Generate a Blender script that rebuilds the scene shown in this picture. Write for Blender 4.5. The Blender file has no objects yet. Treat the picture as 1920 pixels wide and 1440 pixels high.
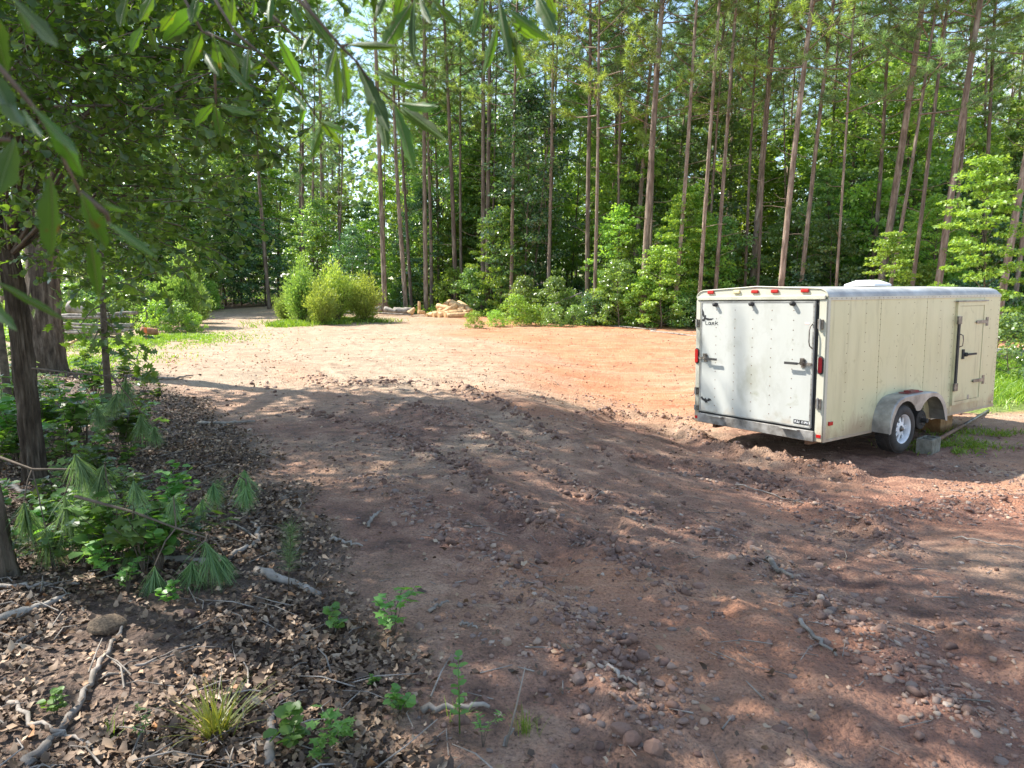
import bpy, math, random
import numpy as np
from mathutils import Vector, Matrix, Euler

rng = np.random.default_rng(11)
random.seed(11)
R = math.radians
scene = bpy.context.scene
COL = scene.collection

# ------------------------------------------------------------------ camera
FPX, HOR = 1302.0, 560.0
PITCH = math.atan((720 - HOR) / FPX)
CAMZ = 1.65
cd = bpy.data.cameras.new('camera')
cam = bpy.data.objects.new('camera', cd); COL.objects.link(cam)
cam.location = (0, 0, CAMZ)
cam.rotation_euler = (math.pi / 2 - PITCH, 0, 0)
cd.sensor_width = 36; cd.lens = FPX / 1920 * 36
cd.clip_start = 0.05; cd.clip_end = 600
cd.dof.use_dof = True; cd.dof.focus_distance = 9.0; cd.dof.aperture_fstop = 9.0
scene.camera = cam

# ------------------------------------------------------------------ light
EL = 49.0
sh = Vector((-0.93, 0.37, 0)).normalized()
SUN = Vector((sh.x * math.cos(R(EL)), sh.y * math.cos(R(EL)), math.sin(R(EL))))
w = bpy.data.worlds.new('World'); scene.world = w; w.use_nodes = True
nt = w.node_tree; nt.nodes.clear()
sky = nt.nodes.new('ShaderNodeTexSky'); sky.sky_type = 'NISHITA'; sky.sun_disc = False
sky.sun_elevation = R(EL); sky.sun_rotation = math.atan2(sh.x, sh.y) % (2 * math.pi)
sky.air_density = 1.2; sky.dust_density = 0.6; sky.ozone_density = 1.5
tc = nt.nodes.new('ShaderNodeTexCoord')
mp = nt.nodes.new('ShaderNodeMapping'); mp.inputs['Scale'].default_value = (1, 1, 2.2)
nz = nt.nodes.new('ShaderNodeTexNoise'); nz.inputs['Scale'].default_value = 3.2; nz.inputs['Detail'].default_value = 7
nz.inputs['Roughness'].default_value = 0.62
rp = nt.nodes.new('ShaderNodeValToRGB')
rp.color_ramp.elements[0].position = 0.53; rp.color_ramp.elements[1].position = 0.72
mx = nt.nodes.new('ShaderNodeMix'); mx.data_type = 'RGBA'
mx.inputs[7].default_value = (6.0, 6.2, 6.6, 1)
bg = nt.nodes.new('ShaderNodeBackground'); bg.inputs['Strength'].default_value = 0.15
wo = nt.nodes.new('ShaderNodeOutputWorld')
nt.links.new(tc.outputs['Generated'], mp.inputs[0]); nt.links.new(mp.outputs[0], nz.inputs['Vector'])
nt.links.new(nz.outputs['Fac'], rp.inputs[0]); nt.links.new(rp.outputs[0], mx.inputs[0])
nt.links.new(sky.outputs[0], mx.inputs[6]); nt.links.new(mx.outputs[2], bg.inputs[0])
nt.links.new(bg.outputs[0], wo.inputs[0])
sl = bpy.data.lights.new('sun', 'SUN'); sl.energy = 5.0; sl.angle = R(0.53); sl.color = (1, 0.95, 0.87)
so = bpy.data.objects.new('sun', sl); COL.objects.link(so)
so.rotation_euler = SUN.to_track_quat('Z', 'Y').to_euler()
scene.view_settings.view_transform = 'Standard'; scene.view_settings.look = 'None'
scene.view_settings.exposure = 1.22; scene.view_settings.gamma = 1
scene.view_settings.use_curve_mapping = False
scene.cycles.max_bounces = 7; scene.cycles.transparent_max_bounces = 6
scene.cycles.diffuse_bounces = 4; scene.cycles.glossy_bounces = 2; scene.cycles.transmission_bounces = 4

# ------------------------------------------------------------------ ray helpers
def ray(u, v):
    a = (u - 960) / FPX; b = -(v - 720) / FPX
    c, s = math.cos(PITCH), math.sin(PITCH)
    return Vector((a, c + b * s, -s + b * c))
def at(u, v, depth):                       # point on the line of sight at y = depth
    d = ray(u, v)
    return Vector((0, 0, CAMZ)) + d * (depth / d.y)

# ------------------------------------------------------------------ noise and terrain
def vnoise(x, y, seed=0.0):
    xi = np.floor(x); yi = np.floor(y); fx = x - xi; fy = y - yi
    fx = fx * fx * (3 - 2 * fx); fy = fy * fy * (3 - 2 * fy)
    def h(a, b):
        s = np.sin(a * 127.1 + b * 311.7 + seed * 74.7) * 43758.5453
        return s - np.floor(s)
    a = h(xi, yi); b = h(xi + 1, yi); c = h(xi, yi + 1); d = h(xi + 1, yi + 1)
    return (a + (b - a) * fx) * (1 - fy) + (c + (d - c) * fx) * fy
def fbm(x, y, oct=4, seed=0.0, gain=0.5):
    t = 0; amp = 1; n = 0
    for i in range(oct):
        t = t + amp * (vnoise(x, y, seed + i * 3.1) - 0.5); n += amp; amp *= gain
        x = x * 2.03 + 1.7; y = y * 2.03 + 9.2
    return t / n * 2
def sstep(x, a, b):
    t = np.clip((x - a) / (b - a), 0, 1); return t * t * (3 - 2 * t)

def base_h(x, y):
    x = np.asarray(x, float); y = np.asarray(y, float)
    z = 0.037 * np.maximum(0, y - 13) + 0.25 * sstep(y, 60, 110)
    z = z - 0.50 * sstep(x, -0.6, 3.0) * (1 - sstep(y, 12.5, 24)) * sstep(y, 2.0, 8.0)
    z = z + 0.12 * sstep(-x, 3.5, 8) * (1 - sstep(y, 14, 20))
    return z
def ground_hit(u, v, f=None):
    d = ray(u, v); f = f or base_h
    t = 0.8; o = np.array((0, 0, CAMZ)); dv = np.array(d)
    prev = t
    while t < 130:
        p = o + dv * t
        if p[2] <= float(f(p[0], p[1])):
            lo, hi = prev, t
            for _ in range(14):
                m = (lo + hi) / 2; p = o + dv * m
                if p[2] <= float(f(p[0], p[1])): hi = m
                else: lo = m
            return Vector(o + dv * hi)
        prev = t; t *= 1.02
    return Vector(o + dv * 130)

_ridges_px = [
    ([(850, 722), (930, 752), (985, 790), (1040, 825), (1110, 850), (1250, 868), (1400, 886), (1500, 925)], .16, .085, 1),
    ([(1100, 778), (1170, 775), (1240, 786), (1295, 792)], .16, .10, 1),
    ([(930, 950), (985, 975), (1040, 1000)], .10, .07, 1),
    ([(1290, 880), (1400, 900), (1480, 925), (1640, 990), (1690, 1030)], .16, .06, 1),
    ([(1290, 806), (1330, 838), (1400, 855), (1500, 872), (1600, 890)], .17, .13, 2),
    ([(1600, 985), (1740, 962), (1850, 932), (1960, 940)], .22, .07, 2),
    ([(700, 900), (770, 950), (870, 1010), (1000, 1100), (1120, 1180), (1200, 1330)], .16, .035, 2),
    ([(560, 770), (700, 800), (860, 870), (960, 940), (1100, 1010), (1250, 1100)], .18, .03, 1),
    ([(420, 655), (520, 690), (640, 720), (800, 720)], .3, .03, 1),
    ([(1330, 1000), (1480, 1090), (1640, 1200), (1800, 1330)], .14, .025, 2),
    ([(780, 760), (900, 800), (1010, 880), (1180, 960)], .2, .03, 1),
]
RIDGES = []
for pts, wd, ht, kind in _ridges_px:
    RIDGES.append(([ground_hit(u, v) for u, v in pts], wd, ht, kind))
TRACKS = [[ground_hit(u, v) for u, v in p_] for p_ in (
    [(1330, 1460), (1190, 1250), (1010, 1030), (860, 880), (720, 765), (600, 690)], [(1640, 1460), (1440, 1240), (1210, 1030), (1020, 880), (850, 760), (720, 680)],
    [(1960, 1330), (1700, 1150), (1440, 1010), (1200, 900), (1020, 800), (900, 740)], [(1250, 1010), (1130, 980), (1080, 1000), (1010, 1080)],
    [(1300, 700), (1100, 680), (900, 650), (780, 620)], [(1300, 745), (1080, 712), (880, 672), (700, 640)])]
def seg_d(x, y, pts):
    best = np.full(np.shape(x), 1e9)
    for a, b in zip(pts[:-1], pts[1:]):
        dx, dy = b.x - a.x, b.y - a.y
        t = np.clip(((x - a.x) * dx + (y - a.y) * dy) / (dx * dx + dy * dy + 1e-9), 0, 1)
        best = np.minimum(best, np.hypot(x - a.x - t * dx, y - a.y - t * dy))
    return best
LX = np.array([(-.1, 1.9), (-.18, 2.2), (-.66, 3.3), (-1.16, 4.2), (-2.0, 6.1), (-3.4, 8.7), (-6.8, 13.5), (-9.5, 16), (-12, 20)])
def litter_w(x, y):
    xl = np.interp(y, LX[:, 1], LX[:, 0], left=0.0, right=-13)
    w_ = sstep(xl - x + 0.5 * fbm(x * 1.3, y * 1.3, 3, 5), -.25, .35)
    return w_ * (1 - sstep(y, 14, 17))
def ground_h(x, y):
    x = np.asarray(x, float); y = np.asarray(y, float)
    z = base_h(x, y)
    L = litter_w(x, y)
    z = z + 0.05 * fbm(x * .35, y * .35, 3, 1) + 0.018 * fbm(x * 1.9, y * 1.9, 3, 2)
    rough = sstep(fbm(x * .55 + 3, y * .9, 3, 8), -.25, .45) * (1 - L)
    near = 1 - sstep(y, 14, 26)
    cl = fbm(x * 9, y * 9, 4, 3, .62)
    z = z + rough * near * (.020 * cl + .026 * np.maximum(cl, 0) ** 2)
    z = z + .009 * fbm(x * 22, y * 22, 2, 4) * near
    for pts, wd, ht, kind in RIDGES:
        d = seg_d(x, y, pts)
        m = np.exp(-(d / wd) ** 2)
        z = z + m * ht * (.55 + .8 * fbm(x * 5, y * 5, 3, 6) + .75 * fbm(x * 13, y * 13, 3, 7, .7))
        z = z - .35 * ht * np.exp(-((d - 2 * wd) / wd) ** 2)
    for pts in TRACKS:
        d = seg_d(x, y, pts) + .03 * fbm(x * 1.5, y * 1.5, 2, 33)
        fade = sstep(fbm(x * .6, y * .6, 2, 35), -.5, .1)
        z = z - fade * .032 * np.exp(-(d / .13) ** 4) * (.75 + .25 * np.sin((x * .5 + y) * 42)) + fade * .02 * np.exp(-((np.abs(d) - .2) / .06) ** 2) * (.6 + .8 * fbm(x * 8, y * 8, 2, 36))
    far = sstep(y, 12, 15) * (1 - sstep(y, 28, 34))
    z = z + far * .03 * fbm(x * 2.2, y * 3.5, 3, 12)
    z = z + L * .02 * fbm(x * 5, y * 5, 3, 13)
    return z

# ------------------------------------------------------------------ mesh helpers
def mesh_np(name, V, F, smooth=False):
    V = np.ascontiguousarray(V, dtype=np.float32); F = np.ascontiguousarray(F, dtype=np.int32)
    me = bpy.data.meshes.new(name)
    n, k = F.shape
    me.vertices.add(len(V)); me.vertices.foreach_set('co', V.ravel())
    me.loops.add(n * k); me.loops.foreach_set('vertex_index', F.ravel())
    me.polygons.add(n); me.polygons.foreach_set('loop_start', np.arange(0, n * k, k, dtype=np.int32))
    if smooth: me.polygons.foreach_set('use_smooth', np.ones(n, dtype=bool))
    me.update(calc_edges=True)
    return me
class MB:
    def __init__(s): s.v = []; s.f = []
    def add(s, vs, fs):
        o = len(s.v); s.v += [tuple(p) for p in vs]; s.f += [tuple(i + o for i in f) for f in fs]; return s
    def box(s, a, b, M=None):
        x0, y0, z0 = a; x1, y1, z1 = b
        vs = [Vector(p) for p in ((x0,y0,z0),(x1,y0,z0),(x1,y1,z0),(x0,y1,z0),(x0,y0,z1),(x1,y0,z1),(x1,y1,z1),(x0,y1,z1))]
        if M is not None: vs = [M @ p for p in vs]
        return s.add(vs, [(0,3,2,1),(4,5,6,7),(0,1,5,4),(1,2,6,5),(2,3,7,6),(3,0,4,7)])
    def tube(s, pts, rad, n=8, cap=True):
        pts = [Vector(p) for p in pts]
        if not hasattr(rad, '__len__'): rad = [rad] * len(pts)
        rings = []; up = None
        for i, p in enumerate(pts):
            t = (pts[min(i + 1, len(pts) - 1)] - pts[max(i - 1, 0)]).normalized()
            if up is None:
                up = Vector((0, 0, 1)) if abs(t.z) < .9 else Vector((1, 0, 0))
            a = t.cross(up).normalized(); b = a.cross(t).normalized(); up = b
            rings.append([p + (a * math.cos(q) + b * math.sin(q)) * rad[i] for q in [2 * math.pi * k / n for k in range(n)]])
        vs = [q for r_ in rings for q in r_]; fs = []
        for i in range(len(rings) - 1):
            for k in range(n):
                k2 = (k + 1) % n
                fs.append((i * n + k, i * n + k2, (i + 1) * n + k2, (i + 1) * n + k))
        if cap:
            fs.append(tuple(range(n - 1, -1, -1))); fs.append(tuple((len(rings) - 1) * n + k for k in range(n)))
        return s.add(vs, fs)
    def prism(s, outline, axis, a, b):   # outline 2-D in the two other axes, extruded along axis
        def P(q, t):
            return {0: (t, q[0], q[1]), 1: (q[0], t, q[1]), 2: (q[0], q[1], t)}[axis]
        n = len(outline)
        vs = [P(q, a) for q in outline] + [P(q, b) for q in outline]
        fs = [tuple(range(n)), tuple(range(2 * n - 1, n - 1, -1))]
        for k in range(n): fs.append((k, (k + 1) % n, n + (k + 1) % n, n + k))
        return s.add(vs, fs)
    def lathe(s, prof, c, axis=1, n=36):   # prof: (radius, offset along axis)
        vs = []
        for r_, o in prof:
            for k in range(n):
                q = 2 * math.pi * k / n
                if axis == 1: vs.append((c[0] + r_ * math.cos(q), c[1] + o, c[2] + r_ * math.sin(q)))
                elif axis == 0: vs.append((c[0] + o, c[1] + r_ * math.cos(q), c[2] + r_ * math.sin(q)))
                else: vs.append((c[0] + r_ * math.cos(q), c[1] + r_ * math.sin(q), c[2] + o))
        fs = []
        for i in range(len(prof) - 1):
            for k in range(n):
                k2 = (k + 1) % n; fs.append((i * n + k, i * n + k2, (i + 1) * n + k2, (i + 1) * n + k))
        return s.add(vs, fs)
    def mesh(s, name, smooth=False, fix=True):
        me = bpy.data.meshes.new(name); me.from_pydata(s.v, [], s.f); me.update()
        if fix:
            import bmesh
            bm = bmesh.new(); bm.from_mesh(me); bmesh.ops.recalc_face_normals(bm, faces=bm.faces); bm.to_mesh(me); bm.free()
        if smooth:
            me.polygons.foreach_set('use_smooth', np.ones(len(me.polygons), dtype=bool))
        return me
def link(name, me, mat=None, parent=None, loc=None, bevel=0):
    o = bpy.data.objects.new(name, me); COL.objects.link(o)
    if name in ('limbs', 'leaves', 'needles', 'twigs', 'stems', 'rivets', 'roots', 'tread_blocks', 'plate_lettering'): o['kind'] = 'stuff'
    if mat is not None:
        if me.materials: 
            o.material_slots[0].link = 'OBJECT'; o.material_slots[0].material = mat
        else: me.materials.append(mat)
    if parent is not None: o.parent = parent
    if loc is not None: o.location = loc
    if bevel:
        b = o.modifiers.new('bevel', 'BEVEL'); b.width = bevel; b.segments = 2; b.limit_method = 'ANGLE'
    return o
def tag(o, label=None, cat=None, group=None, kind=None):
    if label: o['label'] = label
    if cat: o['category'] = cat
    if group: o['group'] = group
    if kind: o['kind'] = kind
    return o
def empty(name, loc=(0, 0, 0), label=None, cat=None, group=None):
    o = bpy.data.objects.new(name, None); COL.objects.link(o); o.location = loc
    o.empty_display_size = .2
    return tag(o, label, cat, group)

# ------------------------------------------------------------------ materials
def nodes(name):
    m = bpy.data.materials.new(name); m.use_nodes = True
    t = m.node_tree; t.nodes.clear()
    out = t.nodes.new('ShaderNodeOutputMaterial')
    return m, t, out
def N(t, typ, **kw):
    n = t.nodes.new(typ)
    for k, v in kw.items():
        if k in n.inputs: n.inputs[k].default_value = v
        else: setattr(n, k, v)
    return n
def ramp(t, src, stops):
    r_ = t.nodes.new('ShaderNodeValToRGB'); e = r_.color_ramp.elements
    while len(e) < len(stops): e.new(0.5)
    for q, (p, c) in zip(e, stops):
        q.position = p; q.color = (*c, 1) if len(c) == 3 else c
    t.links.new(src, r_.inputs[0]); return r_.outputs[0]
def mixc(t, a, b, f, mode='MIX'):
    m = t.nodes.new('ShaderNodeMix'); m.data_type = 'RGBA'; m.blend_type = mode
    for s_, i in ((f, 0), (a, 6), (b, 7)):
        if hasattr(s_, 'links'): t.links.new(s_, m.inputs[i])
        elif isinstance(s_, (int, float)): m.inputs[i].default_value = s_
        else: m.inputs[i].default_value = (*s_, 1)
    return m.outputs[2]
def noise(t, scale, detail=4, rough=.55, coord='Object', stretch=None, dist=0):
    c = t.nodes.new('ShaderNodeTexCoord'); src = c.outputs[coord]
    if stretch:
        mm = t.nodes.new('ShaderNodeMapping'); mm.inputs['Scale'].default_value = stretch
        t.links.new(src, mm.inputs[0]); src = mm.outputs[0]
    n = N(t, 'ShaderNodeTexNoise', Scale=scale, Detail=detail, Roughness=rough, Distortion=dist)
    t.links.new(src, n.inputs['Vector']); return n.outputs['Fac']
def solid(name, c1, c2=None, rough=.6, scale=6, bump=0, metal=0, stretch=None, spec=.5, bscale=None, lo=.35, hi=.65, detail=5):
    m, t, out = nodes(name)
    p = N(t, 'ShaderNodeBsdfPrincipled', Roughness=rough, Metallic=metal)
    p.inputs['Specular IOR Level'].default_value = spec
    if c2 is None: p.inputs['Base Color'].default_value = (*c1, 1)
    else:
        f = noise(t, scale, detail, .6, stretch=stretch)
        t.links.new(ramp(t, f, [(lo, c1), (hi, c2)]), p.inputs['Base Color'])
    if bump:
        f = noise(t, bscale or scale * 3, 5, .6, stretch=stretch)
        b = N(t, 'ShaderNodeBump', Strength=bump, Distance=.02); t.links.new(f, b.inputs['Height']); t.links.new(b.outputs[0], p.inputs['Normal'])
    t.links.new(p.outputs[0], out.inputs[0]); return m
def leafmat(name, dark, mid, light, trans=.45, tcol=None, rough=.42, spec=.5):
    m, t, out = nodes(name)
    g = t.nodes.new('ShaderNodeNewGeometry'); oi = t.nodes.new('ShaderNodeObjectInfo')
    c = ramp(t, g.outputs['Random Per Island'], [(0, dark), (.5, mid), (1, light)])
    hs = N(t, 'ShaderNodeHueSaturation'); t.links.new(c, hs.inputs['Color'])
    mr = N(t, 'ShaderNodeMapRange'); mr.inputs['To Min'].default_value = .75; mr.inputs['To Max'].default_value = 1.25
    t.links.new(oi.outputs['Random'], mr.inputs[0]); t.links.new(mr.outputs[0], hs.inputs['Value'])
    mh = N(t, 'ShaderNodeMapRange'); mh.inputs['To Min'].default_value = .485; mh.inputs['To Max'].default_value = .515
    t.links.new(oi.outputs['Random'], mh.inputs[0]); t.links.new(mh.outputs[0], hs.inputs['Hue'])
    p = N(t, 'ShaderNodeBsdfPrincipled', Roughness=rough); p.inputs['Specular IOR Level'].default_value = spec
    t.links.new(hs.outputs[0], p.inputs['Base Color'])
    tr = N(t, 'ShaderNodeBsdfTranslucent')
    tc_ = mixc(t, hs.outputs[0], tcol or (2.6, 2.2, .7), 1.0, 'MULTIPLY')
    t.links.new(tc_, tr.inputs['Color'])
    ms = N(t, 'ShaderNodeMixShader', Fac=trans)
    t.links.new(p.outputs[0], ms.inputs[1]); t.links.new(tr.outputs[0], ms.inputs[2]); t.links.new(ms.outputs[0], out.inputs[0])
    return m
def barkmat(name, c1, c2, c3, sc=9, bump=.8, stretch=(1, 1, .22)):
    m, t, out = nodes(name)
    p = N(t, 'ShaderNodeBsdfPrincipled', Roughness=.9); p.inputs['Specular IOR Level'].default_value = .2
    f = noise(t, sc, 6, .65, stretch=stretch); f2 = noise(t, 1.3, 3, .5)
    c = ramp(t, f, [(.32, c1), (.5, c2), (.68, c3)])
    oi = t.nodes.new('ShaderNodeObjectInfo')
    hs = N(t, 'ShaderNodeHueSaturation'); mr = N(t, 'ShaderNodeMapRange'); mr.inputs['To Min'].default_value = .7; mr.inputs['To Max'].default_value = 1.3
    t.links.new(oi.outputs['Random'], mr.inputs[0]); t.links.new(mr.outputs[0], hs.inputs['Value']); t.links.new(c, hs.inputs['Color'])
    c = mixc(t, hs.outputs[0], (.55, .55, .5), f2, 'MULTIPLY')
    t.links.new(c, p.inputs['Base Color'])
    b = N(t, 'ShaderNodeBump', Strength=bump, Distance=.03); t.links.new(f, b.inputs['Height']); t.links.new(b.outputs[0], p.inputs['Normal'])
    t.links.new(p.outputs[0], out.inputs[0]); return m

M_pinebark = barkmat('pine bark', (.11, .078, .060), (.27, .20, .155), (.48, .39, .32), sc=7)
M_oakbark = barkmat('oak bark', (.045, .034, .025), (.13, .10, .075), (.27, .22, .17), sc=12)
M_twig = solid('twig bark', (.06, .045, .03), (.16, .12, .085), .85, 14)
M_deadwood = solid('weathered wood', (.12, .10, .08), (.36, .31, .26), .85, 7, .5, stretch=(1, 1, .3))
M_greylog = solid('grey log bark', (.14, .12, .10), (.40, .35, .29), .85, 5, .6)
M_peeled = solid('peeled log wood', (.42, .23, .10), (.74, .50, .26), .75, 7, .6, stretch=(1, 1, 1), detail=8)
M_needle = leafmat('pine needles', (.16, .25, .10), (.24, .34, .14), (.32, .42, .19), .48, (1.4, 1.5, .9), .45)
M_needle_b = leafmat('sunlit pine needles', (.22, .32, .07), (.31, .42, .10), (.40, .50, .15), .48, (1.5, 1.5, .7), .45)  # brighter needle copy, sunlit look put into its colour
M_needle_d = leafmat('shaded pine needles', (.10, .17, .08), (.15, .24, .10), (.22, .31, .13), .45, (1.4, 1.5, .9), .45)  # darker needle copy, shade put into its colour
M_leaf = leafmat('forest leaves', (.095, .17, .062), (.155, .25, .085), (.25, .36, .13), .46, (2.1, 2.0, .8), .28, .9)
M_leaf_dk = leafmat('dark glossy leaves', (.06, .13, .065), (.10, .19, .095), (.17, .28, .14), .35, (1.8, 1.9, .8), .26, 1.0)
M_leaf_lt = leafmat('bright yellow green leaves', (.15, .27, .05), (.23, .37, .07), (.33, .47, .11), .45, (1.7, 1.6, .6))
M_leaf_oak = leafmat('oak leaves', (.045, .09, .028), (.07, .13, .035), (.12, .20, .05), .5, (2.8, 2.6, .6), .34, .7)
M_leaf_hang = leafmat('hanging leaves', (.03, .068, .018), (.042, .09, .022), (.06, .115, .03), .42, (2.8, 2.7, .5), .5, .3)
M_willow = leafmat('willow leaves', (.24, .36, .07), (.34, .47, .10), (.45, .56, .18), .45, (1.6, 1.5, .6))
M_willow_d = leafmat('willow leaves mid green', (.15, .27, .07), (.22, .36, .10), (.32, .45, .16), .45, (1.7, 1.6, .6))
M_grass = leafmat('grass blades', (.12, .22, .03), (.18, .30, .04), (.26, .36, .06), .4, (1.8, 1.7, .5))
M_grass_y = leafmat('yellow grass blades', (.20, .28, .05), (.28, .34, .07), (.40, .40, .12), .4, (1.7, 1.5, .5))
M_seed = leafmat('seedling leaves', (.09, .20, .04), (.13, .27, .06), (.2, .34, .09), .4, (1.9, 1.8, .6))
# dead leaves
def deadmat():
    m, t, out = nodes('dead leaves')
    g = t.nodes.new('ShaderNodeNewGeometry'); oi = t.nodes.new('ShaderNodeObjectInfo')
    ad = N(t, 'ShaderNodeMath', operation='ADD'); t.links.new(g.outputs['Random Per Island'], ad.inputs[0]); t.links.new(oi.outputs['Random'], ad.inputs[1])
    fr = N(t, 'ShaderNodeMath', operation='FRACT'); t.links.new(ad.outputs[0], fr.inputs[0])
    c = ramp(t, fr.outputs[0], [(0, (.05, .03, .018)), (.4, (.115, .068, .038)), (.66, (.20, .125, .072)), (.85, (.33, .225, .14)), (.94, (.42, .31, .21)), (1, (.33, .15, .055))])
    p = N(t, 'ShaderNodeBsdfPrincipled', Roughness=.7); t.links.new(c, p.inputs['Base Color'])
    t.links.new(p.outputs[0], out.inputs[0]); return m
M_dead = deadmat()
def stonemat():
    m, t, out = nodes('field stones')
    g = t.nodes.new('ShaderNodeNewGeometry'); oi = t.nodes.new('ShaderNodeObjectInfo')
    ad = N(t, 'ShaderNodeMath', operation='ADD'); t.links.new(g.outputs['Random Per Island'], ad.inputs[0]); t.links.new(oi.outputs['Random'], ad.inputs[1])
    fr = N(t, 'ShaderNodeMath', operation='FRACT'); t.links.new(ad.outputs[0], fr.inputs[0])
    c = ramp(t, fr.outputs[0], [(0, (.14, .08, .06)), (.3, (.27, .165, .12)), (.55, (.19, .15, .13)), (.8, (.33, .22, .16)), (.97, (.36, .27, .20)), (1, (.42, .36, .30))])
    f = noise(t, 22, 5, .6); c = mixc(t, c, (.62, .52, .46), f, 'MULTIPLY')
    c = mixc(t, c, (1.22, 1.22, 1.22), 1.0, 'MULTIPLY')
    p = N(t, 'ShaderNodeBsdfPrincipled', Roughness=.75); t.links.new(c, p.inputs['Base Color'])
    b = N(t, 'ShaderNodeBump', Strength=.5, Distance=.01); t.links.new(f, b.inputs['Height']); t.links.new(b.outputs[0], p.inputs['Normal'])
    t.links.new(p.outputs[0], out.inputs[0]); return m
M_stone = stonemat()

# ------------------------------------------------------------------ ground sheet
def axis(lo, a, b, hi, step, grow):
    xs = [*np.arange(a, b, step)]
    s = step; x = xs[-1]
    while x < hi: s = s * grow; x += s; xs.append(x)
    s = step; x = a; pre = []
    while x > lo: s = s * grow; x -= s; pre.append(x)
    return np.array(pre[::-1] + xs)
gx = axis(-150, -5.2, 7.8, 160, .04, 1.032)
gy = axis(-30, 1.5, 13.0, 170, .036, 1.022)
X, Y = np.meshgrid(gx, gy)
Z = ground_h(X, Y)
V = np.stack([X, Y, Z], -1).reshape(-1, 3)
nx, ny = len(gx), len(gy)
def gh_np(x, y):            # height of the finished sheet, bilinear
    x = np.asarray(x, float); y = np.asarray(y, float)
    i = np.clip(np.searchsorted(gx, x) - 1, 0, nx - 2); j = np.clip(np.searchsorted(gy, y) - 1, 0, ny - 2)
    fx = (x - gx[i]) / (gx[i + 1] - gx[i]); fy = (y - gy[j]) / (gy[j + 1] - gy[j])
    return (Z[j, i] * (1 - fx) + Z[j, i + 1] * fx) * (1 - fy) + (Z[j + 1, i] * (1 - fx) + Z[j + 1, i + 1] * fx) * fy
def gz(x, y): return float(gh_np(x, y))
def gh(u, v): return ground_hit(u, v, gh_np)
i0 = (np.arange(ny - 1)[:, None] * nx + np.arange(nx - 1)[None]).ravel()
gme = mesh_np('ground', V, np.stack([i0, i0 + 1, i0 + nx + 1, i0 + nx], -1), smooth=True)
Lw = litter_w(X, Y)
forest = np.zeros_like(X)
EDGE = np.array([(-.9, 20), (-.62, 22), (-.5, 34), (-.42, 40), (-.34, 44), (-.3, 38), (-.2, 36), (-.08, 36), (.0, 31), (.11, 28.3), (.19, 27), (.38, 25), (.75, 22.5)])
def edge_depth(r_): return np.interp(r_, EDGE[:, 0], EDGE[:, 1])
RD = X / np.maximum(Y, .1)
forest = sstep(Y - edge_depth(RD) + fbm(X * .5, Y * .5, 2, 31), -.2, 1.5) 
clay = np.clip(.5 + 1.3 * fbm(X * .22 + 2, Y * .45, 3, 21), 0, 1)
clay = np.maximum(clay * (1 - sstep(Y, 11, 14)) * (.25 + .75 * sstep(X, -1.8, 1.5)), sstep(Y, 11, 14) * sstep(X + .16 * (Y - 13) + 1.2 * fbm(X * .5, Y * .5, 2, 9), -2.5, 2.5) * .95)
streak = fbm((X * .8 + Y * .5) * 1.1, (Y * .8 - X * .5) * .35, 3, 23)
clay = np.clip(clay + .5 * streak * (Y > 0), 0, 1)
damp_shade = (1 - sstep(Y, 10.5, 13)) * (1 - Lw) * np.clip(.75 + .8 * fbm(X * .8, Y * .8, 3, 41), 0, 1)  # damp mud plus canopy shade put into colour, up to the shadow edge
damp_shade = damp_shade * (1 - .0 * X)
grs = np.zeros_like(X)
for (u, v), rx, ry in (((240, 640), 1.6, 2.6), ((330, 632), 1.5, 2.0), ((150, 680), .9, 1.5), ((600, 603), 1.7, .8), ((530, 612), .8, .8), ((1890, 700), 2.4, 4.0), ((1850, 760), 1.6, 1.0)):
    p = ground_hit(u, v); grs = np.maximum(grs, np.exp(-(((X - p.x) / rx) ** 2 + ((Y - p.y) / ry) ** 2)))
grs = sstep(grs + .35 * fbm(X * 2, Y * 2, 3, 15), .35, .7)
at_ = gme.attributes.new('zone', 'FLOAT_COLOR', 'POINT')
at_.data.foreach_set('color', np.stack([Lw, clay, damp_shade, forest], -1).astype(np.float32).ravel())
at2 = gme.attributes.new('turf', 'FLOAT', 'POINT'); at2.data.foreach_set('value', grs.astype(np.float32).ravel())
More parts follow.
